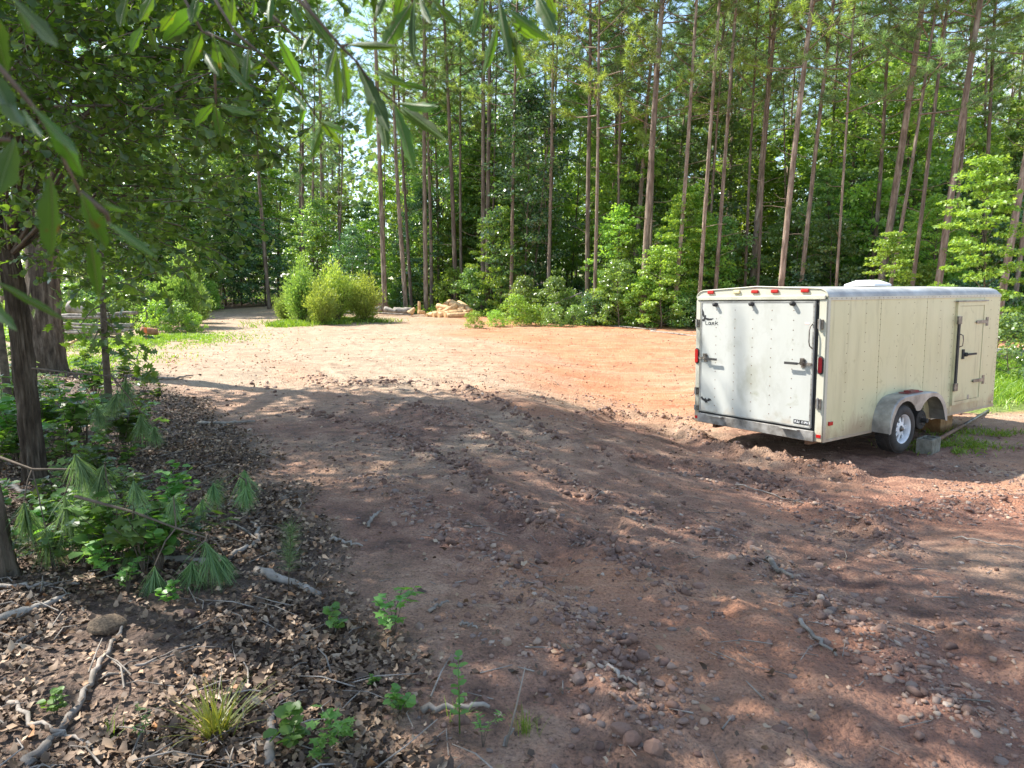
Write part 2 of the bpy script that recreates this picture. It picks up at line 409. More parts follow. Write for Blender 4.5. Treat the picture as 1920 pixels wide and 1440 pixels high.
def groundmat():
    m, t, out = nodes('clay ground')
    za = N(t, 'ShaderNodeAttribute', attribute_name='zone'); ta = N(t, 'ShaderNodeAttribute', attribute_name='turf')
    sp = t.nodes.new('ShaderNodeSeparateColor'); t.links.new(za.outputs['Color'], sp.inputs[0])
    L_, C_, W_ = sp.outputs[0], sp.outputs[1], sp.outputs[2]; F_ = za.outputs['Alpha']
    n1 = noise(t, 1.4, 8, .7); n2 = noise(t, 9, 6, .7); n3 = noise(t, 60, 4, .7); n4 = noise(t, 3.2, 6, .65, dist=.4)
    tan = ramp(t, n4, [(.3, (.27, .19, .12)), (.5, (.42, .31, .21)), (.7, (.54, .42, .30))])
    red = ramp(t, n1, [(.3, (.40, .15, .07)), (.5, (.52, .225, .11)), (.7, (.60, .30, .16))])
    base = mixc(t, tan, red, C_)
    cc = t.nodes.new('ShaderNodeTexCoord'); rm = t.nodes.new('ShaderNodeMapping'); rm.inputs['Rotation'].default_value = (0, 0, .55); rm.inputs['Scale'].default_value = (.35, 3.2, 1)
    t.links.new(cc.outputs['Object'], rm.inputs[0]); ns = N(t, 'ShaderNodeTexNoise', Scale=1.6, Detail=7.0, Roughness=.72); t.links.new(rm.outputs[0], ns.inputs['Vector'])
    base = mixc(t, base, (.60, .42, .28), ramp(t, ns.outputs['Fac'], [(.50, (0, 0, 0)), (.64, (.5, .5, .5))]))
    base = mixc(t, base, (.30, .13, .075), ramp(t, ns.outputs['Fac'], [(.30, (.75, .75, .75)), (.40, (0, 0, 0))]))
    mud = ramp(t, n4, [(.34, (.115, .056, .038)), (.5, (.28, .145, .096)), (.66, (.43, .26, .175))])
    redmud = ramp(t, n2, [(.3, (.18, .08, .056)), (.7, (.36, .17, .11))])
    mud = mixc(t, mud, redmud, ramp(t, C_, [(.55, (0, 0, 0)), (.95, (.6, .6, .6))]))
    base = mixc(t, base, mud, W_)  # moist mud tone with the foreground's canopy shade put into it
    lit = ramp(t, n2, [(.3, (.075, .05, .036)), (.55, (.16, .105, .075)), (.75, (.26, .18, .13))])
    base = mixc(t, base, lit, L_)
    fl = ramp(t, n2, [(.3, (.05, .035, .025)), (.7, (.17, .09, .055))])
    base = mixc(t, base, fl, F_)
    gc = ramp(t, n2, [(.3, (.14, .20, .04)), (.7, (.26, .32, .08))])
    base = mixc(t, base, gc, ta.outputs['Fac'])
    # speckle: grit
    sx = ramp(t, n3, [(.32, (.28, .25, .24)), (.45, (.9, .9, .9)), (.60, (1.1, 1.08, 1.05)), (.72, (1.6, 1.55, 1.5))])
    base = mixc(t, base, sx, .9, 'MULTIPLY')
    vr = N(t, 'ShaderNodeTexVoronoi', Scale=34.0); c = t.nodes.new('ShaderNodeTexCoord'); t.links.new(c.outputs['Object'], vr.inputs['Vector'])
    vs = ramp(t, vr.outputs['Distance'], [(.05, (.62, .58, .55)), (.28, (1, 1, 1))])
    base = mixc(t, base, vs, .55, 'MULTIPLY')
    p = N(t, 'ShaderNodeBsdfPrincipled'); t.links.new(base, p.inputs['Base Color'])
    rr = ramp(t, n4, [(.4, (.62,) * 3), (.6, (.9,) * 3)])
    t.links.new(rr, p.inputs['Roughness']); p.inputs['Specular IOR Level'].default_value = .35
    ad = N(t, 'ShaderNodeMath', operation='MULTIPLY_ADD'); t.links.new(n3, ad.inputs[0]); ad.inputs[1].default_value = .35; t.links.new(n2, ad.inputs[2])
    ad2 = N(t, 'ShaderNodeMath', operation='MULTIPLY_ADD'); t.links.new(vr.outputs['Distance'], ad2.inputs[0]); ad2.inputs[1].default_value = -.35; t.links.new(ad.outputs[0], ad2.inputs[2])
    b = N(t, 'ShaderNodeBump', Strength=1.0, Distance=.05); t.links.new(ad2.outputs[0], b.inputs['Height']); t.links.new(b.outputs[0], p.inputs['Normal'])
    t.links.new(p.outputs[0], out.inputs[0]); return m
M_ground = groundmat()
ground = tag(link('ground', gme, M_ground), kind='structure')

# ------------------------------------------------------------------ leaf scattering
def unit(a): return a / (np.linalg.norm(a, axis=-1, keepdims=True) + 1e-9)
def rand_unit(n): return unit(rng.normal(size=(n, 3)))
T_DIAMOND = (np.array([(0, 0, 0), (.45, .5, .06), (1, 0, -.05), (.45, -.5, .06)]), np.array([(0, 2, 1), (0, 3, 2)]))
T_QUAD = (np.array([(0, 0, 0), (.3, .42, .08), (.75, .34, .05), (1, 0, -.08), (.75, -.34, .05), (.3, -.42, .08)]),
          np.array([(0, 3, 1), (1, 3, 2), (0, 5, 3), (5, 4, 3)]))
T_SPAT = (np.array([(0, 0, 0), (.35, .09, .02), (.7, .26, .05), (.92, .2, .02), (1, 0, -.03), (.92, -.2, .02), (.7, -.26, .05), (.35, -.09, .02)]),
          np.array([(0, 4, 1), (1, 4, 2), (2, 4, 3), (0, 7, 4), (7, 6, 4), (6, 5, 4)]))
T_MAPLE = (np.array([(0, 0, 0), (.12, .42, .04), (.42, .2, .03), (.58, .58, .0), (.7, .2, .02), (1, 0, -.06), (.7, -.2, .02), (.58, -.58, 0), (.42, -.2, .03), (.12, -.42, .04)]),
           np.array([(0, 2, 1), (0, 5, 2), (2, 4, 3), (2, 5, 4), (0, 9, 8), (0, 8, 5), (8, 7, 6), (8, 6, 5)]))
T_LOBED = (np.array([(0, 0, 0), (.2, .25, .04), (.35, .1, .03), (.5, .38, .02), (.6, .15, .02), (.8, .4, 0), (.82, .14, 0), (1, 0, -.08),
                     (.82, -.14, 0), (.8, -.4, 0), (.6, -.15, .02), (.5, -.38, .02), (.35, -.1, .03), (.2, -.25, .04)]),
           np.array([(0, 2, 1), (0, 7, 2), (2, 4, 3), (2, 7, 4), (4, 6, 5), (4, 7, 6), (0, 13, 12), (0, 12, 7), (12, 11, 10), (12, 10, 7), (10, 9, 8), (10, 8, 7)]))
T_WILLOW = (np.array([(0, 0, 0), (.4, .09, .02), (1, 0, -.1), (.4, -.09, .02)]), np.array([(0, 2, 1), (0, 3, 2)]))
T_DEAD = (np.array([(0, 0, .12), (.3, .3, .22), (.7, .26, .02), (1, .02, .2), (.72, -.24, .18), (.3, -.28, -.02), (.5, 0, .06)]),
          np.array([(0, 6, 1), (1, 6, 2), (2, 6, 3), (3, 6, 4), (4, 6, 5), (5, 6, 0)]))
def leaf_arrays(pos, dirn, nrm, size, tmpl, width=1.0):
    tv, tf = tmpl
    d = unit(dirn); n = nrm - (nrm * d).sum(-1, keepdims=True) * d; n = unit(n); s = np.cross(n, d)
    k = len(tv)
    sz = size[:, None, None]
    Vv = pos[:, None] + sz * (tv[None, :, 0:1] * d[:, None] + tv[None, :, 1:2] * width * s[:, None] + tv[None, :, 2:3] * n[:, None])
    Ff = tf[None] + (np.arange(len(pos)) * k)[:, None, None]
    return Vv.reshape(-1, 3), Ff.reshape(-1, 3)
def leaf_mesh(name, pos, dirn, nrm, size, tmpl, width=1.0):
    v, f = leaf_arrays(pos, dirn, nrm, size, tmpl, width)
    return mesh_np(name, v, f)
def clumps(centres, radii, n_each, flat=.55, up=.75, droop=0.0):
    c = np.repeat(centres, n_each, 0); r_ = np.repeat(radii, n_each)
    q = rand_unit(len(c)) * (rng.random(len(c)) ** .45)[:, None]
    off = q * r_[:, None]; off[:, 2] *= flat
    off[:, 2] -= droop * (off[:, 0] ** 2 + off[:, 1] ** 2)
    pos = c + off
    d = unit(off * [1, 1, .4] + rng.normal(size=off.shape) * .35 * r_[:, None] - [0, 0, .15])
    n = unit(np.array([0, 0, up]) + rng.normal(size=off.shape) * .5)
    return pos, d, n

# ------------------------------------------------------------------ pines
def make_pine(seed, H=23.0, crown0=9.5, r0=.15, dens=1.0, bend=.25):
    rd = random.Random(seed)
    bx = [rd.uniform(-1, 1) * bend for _ in range(4)]; by = [rd.uniform(-1, 1) * bend for _ in range(4)]
    def axis_p(h):
        t = h / H
        return Vector((bx[0] * math.sin(t * 5 + bx[1] * 6) * t + bx[2] * t * t, by[0] * math.sin(t * 5 + by[1] * 6) * t + by[2] * t * t, h))
    n = 26; tr = MB()
    pts = [axis_p(H * i / n) for i in range(n + 1)]; pts[0].z = -.3
    tr.tube(pts, [r0 * (1.12 if i == 0 else 1) * (1 - .82 * (i / n) ** 1.1) + .006 for i in range(n + 1)], 10)
    lb = MB(); tp, td = [], []
    h = 2.5
    while h < crown0:
        h += rd.uniform(.25, 1.1); a = rd.uniform(0, 6.28); ln = rd.uniform(.15, .9) * (1 if rd.random() < .75 else 2)
        p = axis_p(h); d = Vector((math.cos(a), math.sin(a), rd.uniform(-.1, .5)))
        lb.tube([p, p + d * ln * .6, p + d * ln + Vector((0, 0, rd.uniform(-.15, .2)))], [.014, .010, .004], 4, False)
    nl = int(44 * dens)
    for i in range(nl):
        t = (i + rd.random()) / nl; h = crown0 + (H - crown0) * t
        a = i * 2.4 + rd.uniform(-.5, .5)
        ln = (2.9 * (1 - t) ** .7 + .5) * rd.uniform(.55, 1.1) * (.6 + .5 * min(1, t * 5))
        up = .25 + .5 * t + rd.uniform(-.25, .2)
        p = axis_p(h); dh = Vector((math.cos(a), math.sin(a), 0))
        pp = [p]; q = p.copy()
        for k in range(4):
            q = q + (dh * ln * .25 + Vector((rd.uniform(-.1, .1), rd.uniform(-.1, .1), ln * .25 * (up + .12 * k))))
            pp.append(q.copy())
        lb.tube(pp, [.032 * (1 - t * .6), .024 * (1 - t * .6), .017, .011, .005], 4, False)
        for k in range(2, 5):
            for s_ in range(3 if k < 4 else 2):
                b = pp[k]; aa = a + rd.choice((-1, 1)) * rd.uniform(.3, 1.1)
                l2 = rd.uniform(.25, .75)
                e = b + Vector((math.cos(aa) * l2, math.sin(aa) * l2, l2 * rd.uniform(.1, .7)))
                lb.tube([b, e], [.007, .003], 3, False)
                for z in (1.0, .62, .8)[:2 if rd.random() < .6 else 3]:
                    tp.append(b.lerp(e, z)); td.append((e - b).normalized() + Vector((0, 0, .25)))
        tp.append(pp[4]); td.append((pp[4] - pp[3]).normalized())
    tp = np.array([tuple(v_) for v_ in tp]); td = unit(np.array([tuple(v_) for v_ in td]))
    K = 24
    P = np.repeat(tp, K, 0); D = np.repeat(td, K, 0)
    dirs = unit(D * .75 + rand_unit(len(P)) * 1.0)
    P = P - np.repeat(td, K, 0) * (rng.random(len(P)) * .16)[:, None]
    ln = rng.uniform(.16, .27, len(P))
    side = unit(np.cross(dirs, rand_unit(len(P)))) * .0095
    Vv = np.stack([P - side, P + side, P + dirs * ln[:, None] - [0, 0, .02]], 1).reshape(-1, 3)
    nm = mesh_np('needles', Vv, np.arange(len(Vv)).reshape(-1, 3))
    tm = tr.mesh('trunk', True); lm = lb.mesh('limbs', True, False)
    tm.materials.append(M_pinebark); lm.materials.append(M_pinebark); nm.materials.append(M_needle)
    return tm, lm, nm
PINES = [make_pine(1, 23, 10, .15), make_pine(2, 22, 8.5, .15, 1.1, .3), make_pine(3, 24, 12, .15, .9, .2), make_pine(4, 21, 9, .15, 1.2, .4), make_pine(5, 23, 11, .15, 1.0, .15),
         make_pine(6, 19, 7, .15, .9, .5)]
def place_pine(x, y, r0, var, label, group=None, lean=(0, 0), scale=1.0, nmat=None, bend_on=True, rz=None):
    tm, lm, nm = PINES[var % len(PINES)]
    e = empty('pine_tree', (x, y, gz(x, y)), label, 'pine tree', group)
    e.rotation_euler = (lean[1], lean[0], rz if rz is not None else random.uniform(0, 6.28))
    e.rotation_mode = 'XYZ'
    q = Euler((0, 0, e.rotation_euler.z)).to_matrix()
    L = Matrix.Rotation(lean[0], 3, 'Y') @ Matrix.Rotation(-lean[1], 3, 'X') @ q
    e.rotation_euler = L.to_euler(); e.scale = (scale,) * 3
    k = r0 / .15 / scale
    t = link('trunk', tm, None, e); t.scale = (k, k, 1)
    link('limbs', lm, None, e)
    n_ = link('needles', nm, None, e)
    if nmat: n_.material_slots[0].link = 'OBJECT'; n_.material_slots[0].material = nmat
    return e
def px_pine(ub, vb, ut, w_px, depth, var, label, scale=1.0, nmat=None, vt=0):
    b = at(ub, vb, depth); t = at(ut, vt, depth)
    dz = t.z - b.z; lean = math.atan2(t.x - b.x, dz)
    return place_pine(b.x, b.y, w_px * .86 / FPX * depth / 2, var, label, None, (lean, random.uniform(-.02, .02)), scale, nmat)

def zone_of(r_):
    for lim, nm in ((-.56, 'behind the slender oak'), (-.43, 'left of the dirt road'), (-.33, 'beyond the end of the dirt road'), (-.2, 'behind the willow bushes'), (-.11, 'behind the grey fallen logs'), (-.04, 'behind the peeled log pile'),
                    (.1, 'behind the green brush heap'), (.19, 'behind the clay pad edge'), (.27, 'left of the trailer beyond the clay pad'), (.38, 'behind the rear half of the trailer door'), (.5, 'behind the near corner of the trailer'), (.62, 'behind the middle of the trailer roof')):
        if r_ < lim: return nm
    return 'behind the front end of the trailer'
pine_list = [
 (505, 570, 488, 8, 41, 0, 'slim pine at the left of the clearing, beside the far end of the dirt road', 360),
 (572, 570, 564, 8, 43, 1, 'pine trunk rising behind the left half of the bright willow bushes', 270),
 (606, 560, 599, 7, 42, 2, 'pine trunk rising behind the middle of the bright willow bushes', 180),
 (722, 575, 711, 11, 36, 2, 'straight bare pine trunk just right of the bright willow bushes', 260),
 (761, 575, 742, 10, 37, 3, 'left one of the close pair of pines behind the grey fallen log', 260),
 (772, 575, 752, 7, 38, 4, 'right thinner one of the close pair of pines behind the grey fallen log', 260),
 (799, 575, 794, 10, 37, 0, 'pine rising directly behind the upright cut log', 160),
 (809, 575, 806, 8, 39, 1, 'slender pine just right of the upright cut log', 280),
 (822, 575, 820, 6, 41, 5, 'very thin pine between the upright cut log and the peeled log pile', 260),
 (856, 578, 838, 10, 37.5, 4, 'pine leaning left behind the peeled log pile', 100),
 (866, 578, 860, 7, 39, 3, 'thinner pine right behind the middle of the peeled log pile', 120),
 (906, 575, 905, 11, 37, 2, 'dark left pine of the close pair at the right end of the log pile', 0),
 (914, 575, 917, 10, 36, 0, 'reddish right pine of the close pair at the right end of the log pile', 0),
 (958, 570, 966, 8, 33, 1, 'pine behind the green cut brush heap at its left end', 160),
 (1027, 585, 1036, 8, 32, 4, 'slim pine behind the green brush heap and left of the fallen diagonal trunk', 160),
 (1102, 600, 1104, 11, 30, 3, 'pine standing at the raised end of the diagonal fallen trunk', 0),
 (1113, 612, 1130, 8, 28.5, 5, 'lighter slim pine just right of the diagonal fallen trunk', 0),
 (1155, 600, 1165, 5, 33, 5, 'very thin pale pine between the diagonal fallen trunk and the thick dark pine', 160),
 (1203, 613, 1240, 15, 27.5, 0, 'thick dark purple barked pine at the edge of the red clay pad', 0),
 (1215, 613, 1228, 6, 28.5, 5, 'thin stem standing against the thick dark pine at the edge of the clay pad', 160),
 (1262, 600, 1300, 10, 27, 1, 'pine left behind the rear roof corner of the trailer, leaning right', 150),
 (1308, 600, 1336, 9, 26.5, 4, 'pine rising straight above the left rear corner of the trailer', 150),
 (1337, 600, 1366, 9, 27, 2, 'pale lower trunk pine above the trailer door lights at left', 180),
 (1395, 600, 1412, 7, 29, 3, 'thin pine rising above the middle of the trailer rear door', 170),
 (1405, 600, 1452, 15, 30, 2, 'dark stout pine behind the trailer rear door with a crooked top', 50),
 (1458, 600, 1512, 13, 24.5, 1, 'brown pine above the right part of the trailer rear door', 0),
 (1495, 600, 1552, 10, 27, 0, 'mottled pine above the right rear corner of the trailer', 50),
 (1563, 600, 1590, 6, 25, 5, 'thin pale stem rising left of the trailer roof vent', 190),
 (1640, 600, 1722, 16, 26, 4, 'thick dark leaning pine with broken white branch stubs behind the trailer roof vent', 40),
 (1655, 600, 1748, 8, 24, 5, 'thin pale leaning pine right beside the thick one with broken stubs', 40),
 (1700, 600, 1776, 9, 24, 3, 'slender light brown pine behind the middle of the trailer roof', 0),
 (1748, 600, 1832, 15, 23.5, 0, 'tall thick grey brown pine leaning right above the trailer front half', 0),
 (1838, 600, 1862, 9, 27, 2, 'dark pine above the trailer side door', 100),
 (1868, 600, 1935, 15, 22.5, 1, 'lichen patched leaning pine above the trailer nose at the right edge', 200),
 (1895, 620, 1950, 10, 24, 3, 'rightmost slim pine beyond the trailer nose', 200),
]
for i, (ub, vb, ut, wp, dp, var, lab, vt) in enumerate(pine_list):
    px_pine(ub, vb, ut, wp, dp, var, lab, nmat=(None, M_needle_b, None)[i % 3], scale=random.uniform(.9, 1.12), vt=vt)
cnt = 0
while cnt < 165:
    y = 27 + 50 * rng.random() ** 1.2; r_ = rng.uniform(-.62, .80)
    x = r_ * y
    if y < float(edge_depth(r_)) + 2.5: continue
    if r_ < -.30 and y < 50: continue
    zone_ = zone_of(r_)
    place_pine(x, y, rng.uniform(.045, .115), int(rng.integers(6)), 'pine standing deep in the forest ' + zone_, 'deep forest pines ' + zone_,
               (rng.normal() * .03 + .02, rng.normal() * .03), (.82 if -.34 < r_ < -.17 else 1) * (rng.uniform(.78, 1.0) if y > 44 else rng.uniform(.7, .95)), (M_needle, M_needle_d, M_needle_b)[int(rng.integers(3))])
    cnt += 1

# ------------------------------------------------------------------ broadleaf trees
def make_broad(seed, H, R0, base, nc, n_each, size, tmpl=T_DIAMOND, r0=.05, csize=.55, flat=.35, shape='egg', smooth_w=1.0):
    rd = random.Random(seed); g = MB(); cs, rs = [], []
    n = 10; bx, by = rd.uniform(-.25, .25), rd.uniform(-.25, .25)
    def ax(t): return Vector((bx * t * H * .3 + .05 * math.sin(t * 7 + seed), by * t * H * .3, t * H))
    g.tube([ax(i / n * .97) if i else Vector((0, 0, -.2)) for i in range(n + 1)], [r0 * (1 - .85 * i / n) for i in range(n + 1)], 7)
    for i in range(nc):
        t = base + (1 - base) * ((i + rd.random()) / nc) ** .85
        if shape == 'egg': rr = R0 * math.sin(math.pi * min(1, max(.04, ((t - base) / (1 - base)) * .86 + .14))) ** .8
        elif shape == 'cone': rr = R0 * (1.08 - (t - base) / (1 - base)) ** .8
        else: rr = R0 * (1 - ((t - base) / (1 - base)) ** 3 * .7)
        a = i * 2.399 + rd.uniform(-.6, .6); q = rr * rd.uniform(.45, 1.05)
        p0 = ax(max(.05, t - .10)); c = ax(t) + Vector((math.cos(a) * q, math.sin(a) * q, rd.uniform(-.1, .1) * H * .1))
        g.tube([p0, p0.lerp(c, .5) + Vector((0, 0, .04 * q)), c], [r0 * .3 * (1.1 - t) + .006, .008, .003], 4, False)
        cs.append(tuple(c)); rs.append(csize * rd.uniform(.65, 1.25))
    pos, d, nn = clumps(np.array(cs), np.array(rs), n_each, flat)
    me = leaf_mesh('leaves', pos, d, nn, size * rng.uniform(.65, 1.25, len(pos)), tmpl, smooth_w)
    gm = g.mesh('trunk', True, False); gm.materials.append(M_twig); me.materials.append(M_leaf)
    return gm, me
BROAD = [make_broad(11, 9, 2.2, .12, 62, 95, .15), make_broad(12, 7, 2.0, .08, 55, 95, .14, csize=.6), make_broad(13, 11, 2.4, .2, 70, 90, .16, csize=.7),
         make_broad(14, 5, 1.7, .05, 46, 90, .13, csize=.5, shape='dome'), make_broad(15, 8, 1.6, .15, 50, 95, .15, T_MAPLE, csize=.6, flat=.22),
         make_broad(16, 12, 2.0, .25, 70, 90, .16, csize=.6)]
SHRUB = [make_broad(21, 2.0, 1.1, .02, 30, 85, .10, r0=.02, csize=.34, shape='dome', flat=.6), make_broad(22, 1.5, .9, .0, 26, 80, .09, r0=.02, csize=.3, shape='dome', flat=.7),
         make_broad(23, 2.6, 1.1, .0, 36, 80, .11, T_MAPLE, r0=.02, csize=.4, flat=.35)]
def place_broad(tmpl, x, y, s, label, cat='tree', name='broadleaf_tree', group=None, mat=None, sz=None, lean=0):
    e = empty(name, (x, y, gz(x, y)), label, cat, group); e.rotation_euler = (0, lean, random.uniform(0, 6.28)); e.scale = (s, s, sz or s)
    link('trunk' if 'tree' in name else 'stems', tmpl[0], None, e); l = link('leaves', tmpl[1], None, e)
    if mat: l.material_slots[0].link = 'OBJECT'; l.material_slots[0].material = mat
    return e
cnt = 0
while cnt < 125:
    r_ = rng.uniform(-.66, .80); e0 = float(edge_depth(r_)); y = e0 + 1.2 + 24 * rng.random() ** 1.5; x = r_ * y
    if r_ < -.30 and y < 50 - 14 * (r_ < -.43): continue
    near = y < e0 + 4
    if -.22 < r_ < -.035 and near: continue
    zone_ = zone_of(r_)
    mt = (None, M_leaf_dk, None, M_leaf_lt, None, M_leaf_lt)[int(rng.integers(6))]
    v_ = int(rng.integers(6))
    if near: v_ = int(rng.choice([1, 3, 3, 4, 1]))
    s = rng.uniform(.75, 1.15) * (.8 if near else 1)
    place_broad(BROAD[v_], x, y, s, {None: 'mid green', M_leaf_dk: 'dark green', M_leaf_lt: 'light green'}[mt] + ' leafy understorey tree ' + zone_, group='understorey trees ' + zone_, mat=mt)
    cnt += 1
cnt = 0
while cnt < 90:
    r_ = rng.uniform(-.66, .80); e0 = float(edge_depth(r_)); y = e0 + .3 + 9 * rng.random() ** 1.6; x = r_ * y
    if -.43 < r_ < -.32 and y < 50: continue
    if -.22 < r_ < -.035 and y < e0 + 2.8: continue
    zone_ = zone_of(r_)
    mt = (None, M_leaf_dk, None, M_leaf_lt)[int(rng.integers(4))]
    place_broad(SHRUB[int(rng.integers(3))], x, y, rng.uniform(.5, .95), 'low leafy shrub ' + zone_ + ', by the pine feet', 'shrub', 'leafy_shrub', 'low shrubs at the forest edge ' + zone_, mt)
    cnt += 1
def P(u, v, d): p = at(u, v, d); return p.x, p.y
# single broadleaf trees the photograph lets one point at
for (u, d, tm_, s, mt, lab) in [
    (985, 33.5, BROAD[2], .95, M_leaf_dk, 'tall dark glossy leaved tree between the pines at the centre of the forest edge'),
    (1240, 26.5, BROAD[3], .62, M_leaf_lt, 'small pale yellow green tree right of the thick dark pine at the clay pad edge'),
    (1160, 27.5, BROAD[3], .52, None, 'small spreading green tree left of the thick dark pine at the clay pad edge'),
    (1850, 19.0, BROAD[4], .66, M_leaf_lt, 'bright yellow green maple sapling above the front end of the trailer'),
    (1668, 19.5, BROAD[4], .42, M_leaf_lt, 'bright young maple peeking over the trailer roof beside the vent'),
    (845, 37.5, SHRUB[2], .9, M_leaf_lt, 'young dogwood with pale layered leaves behind the peeled log pile'),
    (892, 35.5, SHRUB[2], .9, M_leaf, 'green sapling at the right end of the peeled log pile'),
    (455, 46, BROAD[1], 1.0, M_leaf_dk, 'dark green tree closing the far end of the dirt road'),
    (425, 45, BROAD[3], 1.0, M_leaf_dk, 'dark round tree on the left of the far end of the dirt road'),
    (500, 45, BROAD[3], 1.1, M_leaf_dk, 'dark round tree on the right of the far end of the dirt road'),
    (470, 50, BROAD[2], 1.0, M_leaf, 'tall green tree standing behind the far end of the dirt road'),
    (1900, 16.5, SHRUB[0], .75, None, 'green shrub past the front end of the trailer at the right edge')]:
    x, y = P(u, 600, d)
    place_broad(tm_, x, y, s, lab, mat=mt, name='broadleaf_tree')
# the far wood beyond, read as one mass
n = 60000
rr = rng.uniform(-.85, 1.0, n); yy = rng.uniform(62, 100, n); pos = np.stack([rr * yy, yy, 1.3 + 15.5 * rng.random(n) ** 1.2], -1)
pos[:, 2] += 3 * fbm(pos[:, 0] * .12, pos[:, 1] * .02, 3, 50)
tag(link('distant_woods', leaf_mesh('distant_woods', pos, rand_unit(n), unit(rand_unit(n) + [0, -.6, .7]), rng.uniform(.35, .7, n), T_DIAMOND), M_leaf), 'mass of green woods showing between the farthest pine trunks', 'woods', kind='stuff')
# undergrowth carpet under the trees
n = 60000
rr = rng.uniform(-.75, .85, n); yy = edge_depth(rr) + .2 + 28 * rng.random(n) ** 1.6; xx = rr * yy
keep = ~((rr > -.43) & (rr < -.32) & (yy < 48)); keep &= fbm(xx * .4, yy * .4, 2, 60) > -.25
xx, yy = xx[keep], yy[keep]; n = len(xx)
zz = gh_np(xx, yy) + .05 + .5 * rng.random(n) ** 2 * (.5 + .5 * fbm(xx * .6, yy * .6, 2, 61))
tag(link('undergrowth', leaf_mesh('undergrowth', np.stack([xx, yy, zz], -1), rand_unit(n) * [1, 1, .4], unit([0, 0, .8] + rng.normal(size=(n, 3)) * .5), rng.uniform(.07, .15, n), T_DIAMOND), M_leaf_lt), 'low leafy undergrowth covering the forest floor under the pines', 'undergrowth', kind='stuff')

# willow bushes
def make_willow(seed, H, W, n=9000):
    rd = random.Random(seed); g = MB(); ps, ds = [], []
    for i in range(46):
        a = rd.uniform(0, 6.28); sp = rd.random() ** .6; h = H * (1 - .35 * sp ** 2) * rd.uniform(.6, 1.16)
        pts = [Vector((rd.uniform(-.1, .1), rd.uniform(-.1, .1), -.05))]
        for k in range(1, 6):
            t = k / 5; pts.append(Vector((math.cos(a) * W * sp * t ** .8 + rd.uniform(-.06, .06), math.sin(a) * W * sp * t ** .8 + rd.uniform(-.06, .06), h * t)))
        g.tube(pts, [.022, .016, .012, .009, .006, .003], 4, False)
        for k in range(n // 46):
            t = .12 + .9 * rd.random() ** .75; q = min(4.999, t * 5); b = pts[int(q)].lerp(pts[int(q) + 1], q % 1) if t < 1 else pts[5]
            sp2 = .25 * (1.15 - .6 * t); o = Vector((rd.gauss(0, sp2), rd.gauss(0, sp2), rd.gauss(0, .12)))
            ps.append(b + o * .8); ds.append(o + Vector((0, 0, .28)))
    ps = np.array([tuple(p) for p in ps]); ds = unit(np.array([tuple(p) for p in ds]))
    me = leaf_mesh('leaves', ps, ds, rand_unit(len(ps)) + [0, 0, .6], rng.uniform(.08, .15, len(ps)), T_WILLOW, 1.8)
    gm = g.mesh('stems', True, False); gm.materials.append(M_twig); me.materials.append(M_willow); return gm, me
WIL = [make_willow(31, 2.6, .85), make_willow(32, 2.1, .8), make_willow(33, 2.7, .75)]
for (u, v, t_, s, mt, lab) in [
    (632, 604, 0, .95, M_willow, 'tallest bright yellow green willow bush in the middle of the clearing cluster'),
    (684, 603, 1, .9, M_willow, 'rightmost bright willow bush of the clearing cluster'),
    (566, 605, 2, .92, M_willow_d, 'left darker green willow bush of the clearing cluster'),
    (603, 608, 1, .8, M_willow, 'small yellow green willow bush filling the cluster between its neighbours'),
    (536, 602, 1, .55, M_willow_d, 'short dark willow bush at the left foot of the clearing cluster'),
    (345, 612, 2, 1.05, M_willow_d, 'large round light green willow bush left of the dirt road'),
    (290, 608, 1, .75, M_willow_d, 'smaller green bush on the left side of the willow bush by the road'),
    (372, 606, 1, .7, M_willow_d, 'dark lower willow bush at the road edge')]:
    p = gh(u, v); place_broad(WIL[t_], p.x, p.y, s, lab, 'bush', 'willow_bush', 'willow bushes in the clearing', mt)
# cut green brush heap at the pad edge, and shrubs left
for (u, v, k, s, mt, lab) in [
    (890, 615, 1, .42, M_leaf_lt, 'low bright brush at the left end of the green brush heap'),
    (930, 612, 1, .42, M_leaf_lt, 'low leafy brush in the green heap below the peeled logs'),
    (968, 610, 0, .62, M_leaf_lt, 'tallest bright green bush of the brush heap at the pad edge'),
    (1005, 610, 1, .55, M_leaf_lt, 'round green bush at the middle of the brush heap'),
    (1040, 612, 1, .55, M_leaf, 'mid green bush under the diagonal fallen trunk'),
    (1075, 612, 0, .42, M_leaf, 'green bush at the right end of the brush heap'),
    (250, 615, 0, .85, M_leaf, 'green weedy shrub behind the orange stakes'),
    (215, 612, 0, .95, M_leaf, 'broad green shrub behind the stacked grey logs'),
    (300, 622, 1, .75, M_leaf_lt, 'bright weedy shrub behind the reddish stump'),
    (335, 622, 1, .7, M_leaf, 'low green shrub in front of the large willow bush'),
    (365, 622, 1, .45, M_leaf_lt, 'small bright weed clump beside the road bend'),
    (1275, 615, 1, .4, M_leaf, 'small bright shrub at the left rear corner of the trailer by the forest edge')]:
    p = gh(u, v); place_broad(SHRUB[k], p.x, p.y, s, lab, 'bush', 'green_bush', mat=mt)

